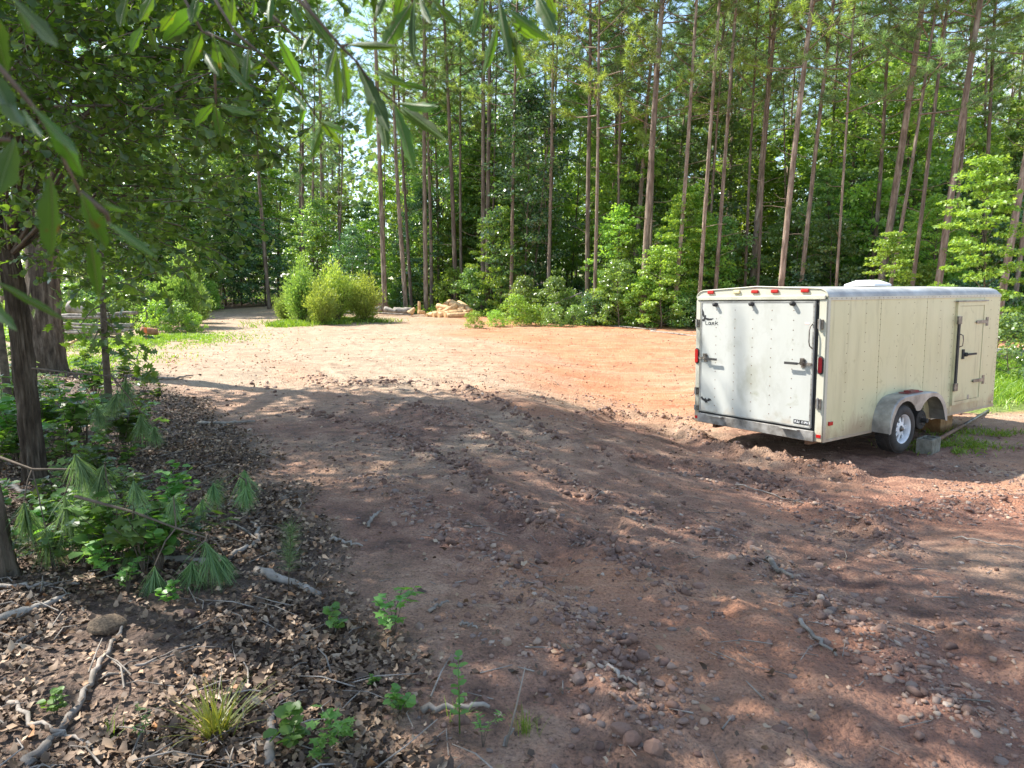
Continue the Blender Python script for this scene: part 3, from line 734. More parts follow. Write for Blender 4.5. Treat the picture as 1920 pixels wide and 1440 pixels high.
# ------------------------------------------------------------------ grass patches
def grass(name, label, spots, n, h, mat, upright=.9, wd=.007):
    pp = []
    for (u, v), rx, ry, wgt in spots:
        c = ground_hit(u, v); k = int(n * wgt)
        pp.append(np.stack([c.x + rng.normal(size=k) * rx * .5, c.y + rng.normal(size=k) * ry * .5], -1))
    p = np.concatenate(pp); k = len(p)
    keep = fbm(p[:, 0] * 2, p[:, 1] * 2, 3, 15) > -.3; p = p[keep]; k = len(p)
    b = np.stack([p[:, 0], p[:, 1], gh_np(p[:, 0], p[:, 1]) - .01], -1)
    d = unit(np.stack([rng.normal(size=k) * .45, rng.normal(size=k) * .45, np.full(k, upright)], -1))
    s = unit(np.cross(d, rand_unit(k))) * wd; L = (h * rng.uniform(.5, 1.2, k))[:, None]
    m_ = b + d * L * .6; e = b + d * L + np.stack([d[:, 0], d[:, 1], -.3 * np.ones(k)], -1) * L * .35
    Vv = np.stack([b - s, b + s, m_ + s * .7, m_ - s * .7, e], 1).reshape(-1, 3)
    i = (np.arange(k) * 5)[:, None]
    F = np.concatenate([i + [0, 1, 2], i + [0, 2, 3], i + [3, 2, 4]], 0)
    return tag(link(name, mesh_np(name, Vv, F), mat), label, 'grass', kind='stuff')
grass('grass', 'bright short grass by the road bend left of the clearing', [((240, 645), 2.4, 3.0, .4), ((330, 635), 2.2, 2.2, .3), ((150, 680), 1.5, 2.0, .3)], 12000, .10, M_grass, wd=.012)
grass('grass', 'green grass tufts under the willow bushes in the clearing', [((530, 612), 1.1, .7, .3), ((580, 608), 1.8, .7, .3), ((660, 603), 1.6, .6, .4)], 5000, .26, M_grass, wd=.014)
grass('grass', 'sunny tall grass beyond the front of the trailer', [((1900, 700), 2.2, 3.0, .7), ((1880, 745), 1.5, 1.0, .3)], 9000, .30, M_grass, wd=.01)
grass('grass', 'thin green grass in the shade beside the concrete block', [((1790, 835), .7, .35, .4), ((1850, 815), 1.0, .5, .3), ((1760, 845), .35, .2, .3)], 2600, .10, M_grass)

# ------------------------------------------------------------------ left woods: oaks and near trees
def ridged_trunk(name, pts, rad, nseg=56, rings=110, depth=.07, flare=0, mat=None, parent=None, seed=0):
    pts = [Vector(p) for p in pts]; n = len(pts); L = []
    for i in range(rings + 1):
        t = i / rings * (n - 1); k = min(int(t), n - 2); f = t - k
        c = pts[k].lerp(pts[k + 1], f); r_ = rad[k] * (1 - f) + rad[k + 1] * f
        h = (c - pts[0]).length
        for j in range(nseg):
            a = 2 * math.pi * j / nseg
            L.append((c.x, c.y, c.z, r_, a, h))
    A = np.array(L)
    rr = A[:, 3] * (1 + flare * np.exp(-A[:, 5] / .35) * (1 + .35 * np.sin(A[:, 4] * 5 + 1)))
    ca, sa = np.cos(A[:, 4]), np.sin(A[:, 4])
    q = A[:, 3] * 0 + 1
    dn = np.abs(fbm(ca * 7 + 9, sa * 7 + A[:, 2] * 1.6 + seed, 4, 70 + seed, .6)) * 2.4 + .4 * fbm(ca * 14 + 5, A[:, 2] * 7 + sa * 14, 2, 71)
    rr = rr * (1 - depth + depth * 1.4 * np.clip(dn, 0, 1.3))
    V = np.stack([A[:, 0] + rr * ca, A[:, 1] + rr * sa, A[:, 2]], -1)
    i = np.arange(rings)[:, None] * nseg; j = np.arange(nseg)[None]; j2 = (j + 1) % nseg
    F = np.stack([i + j, i + j2, i + nseg + j2, i + nseg + j], -1).reshape(-1, 4)
    return link(name, mesh_np(name, V, F, True), mat or M_oakbark, parent)

def shade_tree(x, y, label, H, r0, box, nc, n_each, size, seed, csz=(.7, 1.25)):
    rd = random.Random(seed); z0 = gz(x, y)
    e = empty('oak_tree', (x, y, z0), label, 'tree')
    pts = [(0, 0, -.2), (.05, 0, 1.5), (.1, .05, 4), (.3, .1, H * .45), (.6, .2, H * .7), (.8, .3, H * .95)]
    ridged_trunk('trunk', pts, [r0, r0 * .86, r0 * .78, r0 * .62, r0 * .36, r0 * .08], 44, 90, .1, .35, None, e, seed)
    (x0, x1), (y0, y1), (za, zb) = box; cs, rs = [], []; g = MB()
    for i in range(nc):
        for _ in range(20):
            a, b, c = rd.random(), rd.random(), rd.random()
            if ((a - .5) ** 2 + (b - .5) ** 2) * 3.4 + ((c - .45) ** 2) * 2.6 < 1: break
        c_ = Vector((x0 + (x1 - x0) * a - x, y0 + (y1 - y0) * b - y, za + (zb - za) * c - z0))
        cs.append(tuple(c_)); rs.append(rd.uniform(*csz))
        hh = max(2.5, min(H * .85, c_.z - .45 * math.hypot(c_.x, c_.y))); s0 = Vector((.4 * hh / H, .1, hh))
        if i % 2 == 0:
            g.tube([s0, s0.lerp(c_, .4) + Vector((0, 0, .5)), s0.lerp(c_, .75) + Vector((rd.uniform(-.3, .3), 0, .35)), c_], [r0 * .25, r0 * .16, r0 * .08, .01], 6, False)
        else:
            g.tube([c_, c_ + Vector((rd.uniform(-1, 1), rd.uniform(-1, 1), rd.uniform(-.2, .5)))], [.012, .004], 4, False)
    pos, d, nn = clumps(np.array(cs), np.array(rs), n_each, .5)
    link('limbs', g.mesh('limbs', True, False), M_oakbark, e)
    link('leaves', leaf_mesh('leaves', pos, d, nn, size * rng.uniform(.7, 1.3, len(pos)), T_DIAMOND), M_leaf_oak, e)
    return e
b = at(88, 690, 14.2)
shade_tree(b.x, 14.2, 'big thick trunked oak with flared base standing at the left edge of the clearing', 17, .34, ((-15, -6.0), (8.5, 15.8), (8.2, 14.5)), 88, 185, .15, 1)
shade_tree(-8.6, 8.0, 'tall oak out past the left edge whose crown shades the foreground', 15, .24, ((-11, -2.0), (4.0, 12.0), (7.2, 13.0)), 21, 235, .14, 2, (.95, 1.5))
shade_tree(-6.4, 2.5, 'oak standing left of the viewer with branches overhead', 12, .18, ((-9, -2.2), (-1.5, 7.0), (5.2, 10.5)), 27, 160, .13, 3)

# small leaved oak in the upper left, trunk at the left edge
def near_oak():
    rd = random.Random(5)
    bpt = gh(68, 905); top = at(8, 430, bpt.y)
    e = empty('water_oak', bpt, 'slender rough barked oak at the left edge with small rounded leaves', 'tree')
    tz = top - bpt
    pts = [(0, 0, -.15)] + [tuple(at(u_, v_, bpt.y) - bpt) for u_, v_ in ((62, 860), (48, 720), (36, 600), (18, 480), (-8, 340), (-30, 200), (-50, 0))]
    r0 = .5 * 36 / FPX * bpt.y
    ridged_trunk('trunk', pts, [r0 * 1.2, r0 * 1.04, r0, r0 * .96, r0 * .9, r0 * .8, r0 * .65, r0 * .4], 72, 300, .2, .12, None, e, 3)
    g = MB(); LP, LD = [], []
    ub = [0, 80, 150, 220, 300, 380, 430, 470, 500, 540, 580]; vb = [430, 470, 510, 535, 520, 520, 400, 300, 210, 120, 60]
    org = [Vector(pts[4]), Vector(pts[5]), Vector(pts[6])]
    k = 0
    while k < 330:
        u = -120 + 640 * rd.random() ** 1.1; vmax = np.interp(u, ub, vb); v = vmax - (vmax + 120) * rd.random() ** .85
        d = rd.uniform(4.2, 7.2)
        c = at(u, v, d) - bpt
        o = org[rd.randrange(3)]
        m1 = o.lerp(c, .45) + Vector((0, 0, .35)); m2 = o.lerp(c, .8) + Vector((0, 0, .15))
        if k % 6 == 0: g.tube([o, m1, m2, c], [.018, .012, .007, .003], 5, False)
        # drooping twigs with leaves
        for tw in range(4):
            a = rd.uniform(0, 6.28); ln = rd.uniform(.25, .5)
            dirv = Vector((math.cos(a), math.sin(a) * .8, rd.uniform(-.8, .15))).normalized()
            s_ = c + Vector((rd.gauss(0, .12), rd.gauss(0, .12), rd.gauss(0, .1))); e_ = s_ + dirv * ln
            g.tube([s_, s_.lerp(e_, .5) + Vector((0, 0, .02)), e_], [.004, .003, .0015], 3, False)
            for q in range(17):
                t = rd.random(); LP.append(tuple(s_.lerp(e_, t))); LD.append(tuple(dirv * .7 + Vector((rd.gauss(0, .6), rd.gauss(0, .6), rd.gauss(-.1, .4)))))
        k += 1
    LP = np.array(LP); LD = np.array(LD)
    link('limbs', g.mesh('limbs', True, False), M_twig, e)
    link('leaves', leaf_mesh('leaves', LP, LD, unit([0, 0, .5] + rng.normal(size=LP.shape) * .7), rng.uniform(.048, .082, len(LP)), T_SPAT, 1.3), M_leaf_oak, e)
near_oak()
# mid-distance leafy trees on the left behind the oak foliage
for (u, d, k, s, mt, lab) in [(30, 34, 0, .9, M_leaf_oak, 'leafy tree behind the left trunks nearest the left edge'), (170, 36, 2, .9, M_leaf, 'leafy tree behind the stacked grey logs'),
                              (290, 38, 0, 1.0, M_leaf_oak, 'dark leafy tree rising behind the small sapling'), (100, 37, 2, 1.1, M_leaf, 'taller leafy tree between the two left trunks'),
                              (400, 44, 2, 1.1, M_leaf, 'tall leafy tree left of the dirt road behind the willow bush'), (330, 41, 5, 1.15, M_leaf_oak, 'slim tall leafy tree behind the large willow bush'),
                              (230, 40, 5, 1.2, M_leaf_dk, 'tall dark leafy tree behind the green weedy shrub'), (-60, 30, 0, .9, M_leaf, 'leafy tree just outside the left edge'),
                              (440, 48, 5, 1.1, M_leaf, 'slender leafy tree right beside the dirt road on its left')]:
    x, y = P(u, 600, d); place_broad(BROAD[k], x, y, s, lab, mat=mt)
for (u, d, r_) in [(10, 48, .15), (140, 47, .14), (260, 49, .13), (360, 50, .12), (60, 52, .14), (200, 50, .14)]:
    x, y = P(u, 600, d); place_pine(x, y, r_, int(rng.integers(6)), 'pine in the woods at the left behind the oak foliage', 'pines in the left woods', (rng.normal() * .02, 0), .95)
# second bark trunk in shade beside the slender one
b = gh(22, 800)
e = empty('oak_tree', b, 'thin dark young trunk in the shade behind the slender rough barked oak', 'tree')
ridged_trunk('trunk', [(0, 0, -.1), (-.05, 0, 1.5), (-.2, 0, 3.2), (-.3, 0, 5.2)], [.05, .045, .035, .02], 16, 40, .1, .2, M_twig, e)
pos, d, nn = clumps(np.array([(-.3 + random.uniform(-.9, .9), random.uniform(-.8, .8), random.uniform(3, 5.5)) for _ in range(20)]), np.full(20, .4), 70, .5)
link('leaves', leaf_mesh('leaves', pos, d, nn, rng.uniform(.05, .09, len(pos)), T_SPAT, 1.3), M_leaf_oak, e)
e = empty('oak_tree', gh(-5, 1080), 'dark trunk cut by the left edge of the view in the lower left', 'tree')
ridged_trunk('trunk', [(0, 0, -.1), (-.08, 0, 1.0), (-.3, 0, 2.2), (-.7, .1, 4)], [.10, .085, .08, .06], 40, 90, .14, .3, M_oakbark, e)

# sapling with lobed leaves
def sapling():
    b = gh(207, 790); rd = random.Random(8)
    e = empty('oak_sapling', b, 'thin straight sapling with dark lobed leaves in front of the sunny clearing', 'sapling')
    t1 = at(190, 480, b.y) - b; t2 = at(165, 250, b.y) - b
    g = MB(); g.tube([(0, 0, -.05), tuple(t1 * .5 + Vector((-.02, 0, 0))), tuple(t1), tuple(t2)], [.05, .042, .03, .015], 8)
    link('trunk', g.mesh('trunk', True), M_twig, e)
    g = MB(); LP, LD, LS = [], [], []
    for (u, v, n_, sp) in [(170, 650, 9, .22), (225, 640, 14, .25), (250, 660, 14, .2), (268, 695, 12, .14), (150, 610, 8, .25), (130, 560, 16, .35), (215, 560, 18, .3), (240, 520, 24, .35), (150, 500, 20, .35),
                           (190, 470, 20, .3), (270, 470, 24, .3), (210, 610, 12, .2), (300, 430, 20, .35), (120, 450, 18, .3), (185, 700, 5, .12), (290, 560, 10, .25)]:
        c = at(u, v, b.y + rd.uniform(-.4, .4)) - b; hz = min(max(c.z + .25, .3), t2.z * .9)
        o = t1 * (hz / t1.z) if hz < t1.z else t1.lerp(t2, (hz - t1.z) / (t2.z - t1.z))
        g.tube([tuple(o), tuple(o.lerp(c, .5) + Vector((0, 0, .06))), tuple(c)], [.012, .008, .004], 5, False)
        for _ in range(n_):
            q = c + Vector((rd.gauss(0, sp * .6), rd.gauss(0, sp * .5), rd.gauss(0, sp * .45)))
            LP.append(tuple(q)); LD.append((rd.gauss(0, .7), rd.gauss(0, .5), rd.gauss(-.5, .5))); LS.append(rd.uniform(.10, .17))
    link('twigs', g.mesh('twigs', True, False), M_twig, e)
    LP = np.array(LP); LD = np.array(LD)
    link('leaves', leaf_mesh('leaves', LP, LD, unit([0, -.3, .4] + rng.normal(size=LP.shape) * .6), np.array(LS), T_LOBED, 1.2), M_leaf_oak, e)
sapling()

# ------------------------------------------------------------------ hanging leaves close to the camera
def big_leaf(base, tip, wid, curl=.06, lobes=0, seed=0):
    rd = random.Random(seed); base = Vector(base); tip = Vector(tip)
    d = tip - base; L = d.length; d.normalize()
    view = (base - Vector((0, 0, CAMZ))).normalized()
    s = d.cross(view).normalized(); n = s.cross(d).normalized()
    roll = rd.uniform(-.55, .55); s2 = s * math.cos(roll) + n * math.sin(roll); n2 = n * math.cos(roll) - s * math.sin(roll)
    K = 18; vs = []; fs = []; sg = rd.choice((-1, 1)); ph = rd.uniform(0, 6)
    for i in range(K + 1):
        t = i / K; w_ = wid * (.06 + .97 * math.sin(math.pi * min(1.0, t) ** 1.05) ** .9)
        if i == K: w_ = 0.0004
        wv = 1 + .13 * math.sin(t * 17 + ph) + .07 * math.sin(t * 41 + ph)
        c = base + d * (L * t) + n2 * (sg * curl * L * math.sin(t * math.pi)) 
        up = n2 * (w_ * .6)
        vs += [c + s2 * w_ * .5 * wv + up * .5, c + s2 * w_ * .25 + up * .18, c, c - s2 * w_ * .25 + up * .18, c - s2 * w_ * .5 * (2 - wv) + up * .5]
    for i in range(K):
        for j in range(4):
            a = i * 5 + j; fs.append((a, a + 1, a + 6, a + 5))
    return vs, fs
M_vein = None
def hangmat():
    m = M_leaf_hang; t = m.node_tree; p = [n for n in t.nodes if n.type == 'BSDF_PRINCIPLED'][0]; tr = [n for n in t.nodes if n.type == 'BSDF_TRANSLUCENT'][0]
    src = p.inputs['Base Color'].links[0].from_socket; f = noise(t, 55, 4, .6); f2 = noise(t, 16, 3, .5)
    c = mixc(t, src, (1.5, 1.35, .7), ramp(t, f2, [(.45, (0, 0, 0)), (.7, (.8, .8, .8))]), 'MULTIPLY')
    c = mixc(t, c, (.09, .05, .02), ramp(t, f, [(.66, (0, 0, 0)), (.70, (.9, .9, .9))]))
    t.links.new(c, p.inputs['Base Color'])
    t.links.new(mixc(t, c, (2.9, 2.7, .5), 1.0, 'MULTIPLY'), tr.inputs['Color'])
hangmat()
M_rib = leafmat('leaf midrib', (.12, .18, .05), (.15, .21, .06), (.18, .24, .08), .4)
def leafbranch(label, depth, twigs, leaves):
    rd = random.Random(len(label))
    o = at(*twigs[0][0], depth); e = empty('leafy_branch', o, label, 'branch')
    g = MB()
    for tw in twigs:
        pts = [at(u, v, depth + .01 * k) - o for k, (u, v) in enumerate(tw)]
        g.tube(pts, [.0022 * (1 - .6 * k / len(pts)) for k in range(len(pts))], 6)
    link('twig', g.mesh('twig', True), M_twig, e)
    for k, (u0, v0, u1, v1, wp) in enumerate(leaves):
        wp *= .78 if depth > .7 else .62; dd = depth + rd.uniform(-.05, .05)
        a = at(u0, v0, dd) - o; b_ = at(u1, v1, dd + rd.uniform(-.05, .05)) - o
        vs, fs = big_leaf(a + o, b_ + o, wp / FPX * dd, rd.uniform(.01, .05), 0, k * 7 + len(label))
        mb = MB(); mb.add([v_ - o for v_ in vs], fs)
        # petiole
        me = mb.mesh('leaf', True, False); l = link('leaf', me, M_leaf_hang, e)
        rb = MB(); rb.tube([mb.v[j * 5 + 2] for j in range(0, 19, 2)], [.0009 * dd * (1 - .08 * j) + .0002 for j in range(10)], 4, False)
        link('midrib', rb.mesh('midrib', True, False), M_rib, l)
leafbranch('pointed green leaves hanging into the top of the view right of the centre', .85, [[(935, -60), (937, 0), (940, 45)], [(1010, -60), (1008, -5)], [(800, -50), (806, 0)], [(1030, -50), (1040, 5)]],
  [(905, -10, 884, 74, 20), (933, 44, 905, 143, 20), (935, 0, 958, 118, 24), (953, 43, 984, 150, 20), (950, 17, 1032, 78, 22), (958, 43, 1007, 76, 20), (1005, -12, 1043, 64, 34), (808, -4, 865, 52, 15), (1020, -30, 1046, 40, 20)])
leafbranch('dark wide leaves hanging at the top of the view near the centre', .95, [[(770, -50), (773, 5)], [(780, -50), (779, 0)]],
  [(772, 5, 714, 98, 34), (777, -2, 778, 122, 18), (787, -4, 808, 44, 16), (700, -20, 706, 32, 18), (690, -20, 680, 14, 16), (724, -16, 705, 34, 16), (760, -20, 742, 44, 22), (830, -22, 812, 18, 16)])
leafbranch('long drooping twig of green leaves in front of the sky gap', .9, [[(520, -40), (590, 30), (640, 88), (668, 115), (700, 160), (745, 196)], [(640, 88), (655, 83)], [(668, 115), (672, 122)]],
  [(652, 84, 748, 88, 17), (668, 116, 730, 248, 33), (700, 132, 768, 160, 17), (725, 153, 810, 171, 15), (712, 200, 727, 288, 24), (747, 193, 822, 200, 24), (738, 194, 776, 320, 30), (750, 200, 834, 263, 26), (750, 206, 800, 240, 22),
   (640, 95, 650, 207, 22), (700, 190, 690, 262, 22), (632, 80, 612, 150, 18)])
leafbranch('drooping twig of narrow leaves at the left of the sky gap', 1.0, [[(380, -40), (440, 60), (500, 110), (560, 170), (603, 232)], [(560, -20), (600, 50), (628, 95)], [(500, 20), (560, 75)]],
  [(603, 233, 582, 298, 22), (600, 228, 642, 272, 18), (573, 190, 562, 234, 14), (537, 140, 516, 208, 16), (563, 0, 630, 98, 26), (630, 97, 636, 208, 20), (520, 67, 568, 162, 24), (467, 93, 461, 152, 20), (477, 0, 473, 32, 14),
   (437, -6, 434, 44, 16), (510, -10, 504, 44, 18), (546, 4, 567, 52, 18), (500, 110, 470, 132, 14), (455, 100, 482, 142, 16), (545, 170, 574, 208, 14), (587, 60, 566, 96, 14), (603, 228, 650, 250, 16)])
leafbranch('green lobed leaves hanging at the upper left of the view', 1.05, [[(300, -50), (340, -10), (385, 5)], [(330, -30), (380, 60), (400, 66)], [(400, 66), (405, 195)], [(385, 60), (430, 80), (470, 92)]],
  [(383, 5, 306, 78, 40), (377, 62, 346, 138, 34), (270, 48, 246, 98, 22), (280, 50, 298, 102, 18), (400, 67, 417, 146, 22), (410, 78, 447, 134, 26), (420, 118, 474, 172, 18), (400, 196, 366, 238, 22), (403, 198, 414, 258, 22), (410, 196, 480, 214, 18),
   (372, -10, 358, 44, 24), (420, -8, 440, 50, 22), (330, 20, 300, 60, 20), (382, 96, 410, 142, 20), (432, 90, 462, 130, 18), (290, -14, 262, 40, 22), (240, -10, 225, 50, 22)])
leafbranch('large blurred blue green leaves close in front at the left edge', .5, [[(-60, 60), (20, 150), (70, 210), (100, 260), (150, 360)], [(150, 360), (200, 400), (205, 420)], [(-40, 260), (20, 262)], [(-60, 10), (10, -10)]],
  [(20, -8, 108, 88, 40), (9, 167, 42, 234, 44), (44, 207, 80, 258, 20), (80, 212, 158, 334, 46), (152, 362, 200, 468, 52), (203, 417, 292, 482, 26), (188, 380, 242, 396, 16), (28, 262, -4, 362, 66), (95, 330, 96, 482, 60),
   (170, 450, 186, 562, 40), (60, 200, 148, 290, 26), (35, 20, 60, 70, 22), (-30, -10, 14, 140, 60), (-20, 130, 20, 210, 50)])
leafbranch('pair of thin blurred leaves crossing the left edge at mid height', .55, [[(-60, 500), (-20, 520)], [(-60, 560), (-20, 570)]], [(-22, 520, 126, 602, 22), (-20, 566, 32, 620, 30), (-20, 548, 10, 585, 18)])

# ------------------------------------------------------------------ stones, litter, twigs
def stone_mesh(seed, sub=2, flat=.6):
    import bmesh
    rd = random.Random(seed); bm = bmesh.new(); bmesh.ops.create_icosphere(bm, subdivisions=sub, radius=1)
    ax = Vector((rd.uniform(.8, 1.25), rd.uniform(.65, .95), flat * rd.uniform(.75, 1.2)))
    pl = [(Vector((rd.gauss(0, 1), rd.gauss(0, 1), rd.gauss(0, 1))).normalized(), rd.uniform(.62, .9)) for _ in range(7)]
    for v in bm.verts:
        p = v.co.copy()
        for n_, d in pl:
            q = p.dot(n_)
            if q > d: p -= n_ * (q - d) * .9
        p *= 1 + rd.uniform(-.04, .04)
        v.co = Vector((p.x * ax.x, p.y * ax.y, p.z * ax.z))
    me = bpy.data.meshes.new('stone'); bm.to_mesh(me); bm.free()
    me.materials.append(M_stone); return me
STONES = [stone_mesh(i, 2) for i in range(9)]
def rand_ground(n, f):      # rejection sampling of ground points
    out = []
    while len(out) < n:
        y = 1.75 + 11 * rng.random() ** 1.35; x = y * rng.uniform(-.8, .8)
        if rng.random() < f(x, y): out.append((x, y))
    return out
def ridge_near(x, y, kinds=(1, 2)):
    return max(float(np.exp(-(seg_d(np.array(x), np.array(y), r_[0]) / (r_[1] * 1.3)) ** 2)) for r_ in RIDGES if r_[3] in kinds)
def stone_density(x, y):
    L = float(litter_w(x, y)); dn = float(fbm(x * .7, y * .7, 2, 90)) + .5
    return (1 - .85 * L) * np.clip(.04 + .35 * (dn - .25) + .8 * ridge_near(x, y, (2,)), .02, 1)
for i, (x, y) in enumerate(rand_ground(270, lambda x, y: stone_density(x, y) * (1 if y < 8 else .4))):
    s = rng.uniform(.012, .028) * (1 + .11 * y)
    if y < 3: s *= .9
    o = link('stone', STONES[i % 9], None, ground, (x, y, gz(x, y) + s * .08)); o.scale = (s, s, s * .8); o.rotation_euler = (rng.normal() * .25, rng.normal() * .25, rng.uniform(0, 6.28))
# small gravel, uncountable
def merge_instances(name, tv, tf, pos, scl, mat, label, cat, tilt=.4, flat=None, parent=None):
    n = len(pos); a = rng.uniform(0, 6.28, n); tx = rng.normal(size=n) * tilt; ty = rng.normal(size=n) * tilt
    ca, sa = np.cos(a), np.sin(a)
    Vv = np.repeat(tv[None], n, 0).copy()
    Vv = Vv * (1 + rng.uniform(-.25, .25, (n, 1, 3))) + rng.normal(size=(n, len(tv), 3)) * .17
    x, y, z = Vv[..., 0].copy(), Vv[..., 1].copy(), Vv[..., 2].copy()
    y2 = y * np.cos(tx)[:, None] - z * np.sin(tx)[:, None]; z2 = y * np.sin(tx)[:, None] + z * np.cos(tx)[:, None]
    x3 = x * np.cos(ty)[:, None] + z2 * np.sin(ty)[:, None]; z3 = -x * np.sin(ty)[:, None] + z2 * np.cos(ty)[:, None]
    X_ = x3 * ca[:, None] - y2 * sa[:, None]; Y_ = x3 * sa[:, None] + y2 * ca[:, None]
    Vv = np.stack([X_, Y_, z3], -1) * scl[:, None, None] + pos[:, None]
    F = (tf[None] + (np.arange(n) * len(tv))[:, None, None]).reshape(-1, 3)
    o = link(name, mesh_np(name, Vv.reshape(-1, 3), F), mat, parent)
    tag(o, label, cat, kind='stuff'); return o
t_ = (1 + 5 ** .5) / 2
ico_v = unit(np.array([(-1, t_, 0), (1, t_, 0), (-1, -t_, 0), (1, -t_, 0), (0, -1, t_), (0, 1, t_), (0, -1, -t_), (0, 1, -t_), (t_, 0, -1), (t_, 0, 1), (-t_, 0, -1), (-t_, 0, 1)], float)) * [1.1, .85, .55]
ico_f = np.array([(0,11,5),(0,5,1),(0,1,7),(0,7,10),(0,10,11),(1,5,9),(5,11,4),(11,10,2),(10,7,6),(7,1,8),(3,9,4),(3,4,2),(3,2,6),(3,6,8),(3,8,9),(4,9,5),(2,4,11),(6,2,10),(8,6,7),(9,8,1)])
pts = []
n = 90000
yy = 1.7 + 12.5 * rng.random(n) ** 1.25; xx = yy * rng.uniform(-.82, .84, n)
rn = np.zeros(n)
for r_ in RIDGES: rn = np.maximum(rn, (1.0 if r_[3] == 2 else .7) * np.exp(-(seg_d(xx, yy, r_[0]) / (r_[1] * 1.2)) ** 2))
gravr = np.exp(-(((xx - 6.2) / 1.6) ** 2 + ((yy - 7.6) / 1.4) ** 2))
pr_ = (1 - .8 * litter_w(xx, yy)) * np.clip(.02 + .55 * fbm(xx * .9, yy * .9, 3, 90) + .9 * rn + .7 * gravr, .012, 1)
k = rng.random(n) < pr_ * .72; xx, yy = xx[k], yy[k]; n = len(xx)
sc = .0045 + .012 * rng.random(n) ** 2.2; sc *= (1 + .09 * yy) * (1 + .6 * (rng.random(n) < .08))
merge_instances('gravel', ico_v, ico_f, np.stack([xx, yy, gh_np(xx, yy) + sc * .15], -1), sc, M_stone, 'brown gravel and clods strewn over the muddy ground', 'gravel', .3)
# dark mud clods heaped along the churned ridges
n = 30000
yy = 2 + 11.5 * rng.random(n) ** 1.1; xx = yy * rng.uniform(-.5, .75, n); rn = np.zeros(n)
for r_ in RIDGES:
    if r_[3] == 1 or r_[1] < .17: rn = np.maximum(rn, (1 if r_[3] == 1 else .35) * np.exp(-(seg_d(xx, yy, r_[0]) / (r_[1] * .9)) ** 2))
k = rng.random(n) < rn * (.5 + fbm(xx * 3, yy * 3, 2, 97)) + .012; xx, yy = xx[k], yy[k]; n = len(xx)
sc = (.010 + .034 * rng.random(n) ** 2.5) * (.8 + .03 * yy)
M_mud = solid('dark mud clods', (.10, .055, .04), (.25, .15, .11), .85, 9, .6)
merge_instances('mud_clods', ico_v * [1, 1, 1.3], ico_f, np.stack([xx, yy, gh_np(xx, yy) + sc * .2], -1), sc, M_mud, 'dark mud clods heaped along the churned ruts', 'clods', .5)
# beyond: clods on the sunny pad
n = 5000
yy = 12 + 20 * rng.random(n) ** 1.3; xx = yy * rng.uniform(-.5, .45, n)
k = (yy < edge_depth(xx / yy)) & (rng.random(n) < np.clip(.35 + fbm(xx * .5, yy * .8, 3, 95), 0, 1)); xx, yy = xx[k], yy[k]; n = len(xx)
sc = rng.uniform(.012, .035, n)
M_clod = solid('clay clods', (.30, .14, .08), (.5, .3, .18), .9, 12)
merge_instances('clay_clods', ico_v, ico_f, np.stack([xx, yy, gh_np(xx, yy) + sc * .1], -1), sc, M_clod, 'small clay clods strewn over the sunny pad', 'clods', .3)
# dead leaves
def litter_pts(n, pw=1.3, ymax=13):
    ys = 1.5 + ymax * rng.random(n * 6) ** pw; xs = ys * rng.uniform(-.85, .5, n * 6)
    k = rng.random(n * 6) < litter_w(xs, ys) * np.clip(.62 + 1.1 * fbm(xs * 1.1, ys * 1.1, 3, 88), .12, 1) + .012; return xs[k][:n], ys[k][:n]
xs, ys = litter_pts(27000); n = len(xs)
pos = np.stack([xs, ys, gh_np(xs, ys) + rng.uniform(.0, .03, n)], -1)
d = rand_unit(n) * [1, 1, .25]; nn = unit([0, 0, 1] + rng.normal(size=(n, 3)) * .5)
tag(link('leaf_litter', leaf_mesh('leaf_litter', pos, d, nn, rng.uniform(.018, .060, n) * (1 + .03 * ys), T_DEAD, rng.uniform(.55, 1.0)), M_dead), 'brown dead leaf litter under the trees at the left', 'leaf litter', kind='stuff')
xs, ys = litter_pts(26000, 1.3, 10); n = len(xs)
pos = np.stack([xs, ys, gh_np(xs, ys) + rng.uniform(.005, .04, n)], -1)
tag(link('litter_crumbs', leaf_mesh('litter_crumbs', pos, rand_unit(n) * [1, 1, .4], unit([0, 0, 1] + rng.normal(size=(n, 3)) * .7), rng.uniform(.010, .028, n) * (1 + .05 * ys), T_DIAMOND, rng.uniform(.3, .9)), M_dead), 'crumbled leaf bits and bark between the dead leaves', 'leaf litter', kind='stuff')
DL = []
for k in range(6):
    tv, tf = T_DEAD; tv = tv * [1, rng.uniform(.7, 1.3), rng.uniform(.5, 1.5)] + rng.normal(size=tv.shape) * .03
    me = mesh_np('dead_leaf', tv - [.5, 0, 0], tf); me.materials.append(M_dead); DL.append(me)
xs, ys = litter_pts(230, 1.6, 4)
for i in range(len(xs)):
    o = link('dead_leaf', DL[i % 6], None, ground, (xs[i], ys[i], gz(xs[i], ys[i]) + .028)); s = rng.uniform(.05, .085)
    o.scale = (s, s, s); o.rotation_euler = (rng.normal() * .35, rng.normal() * .35, rng.uniform(0, 6.28))
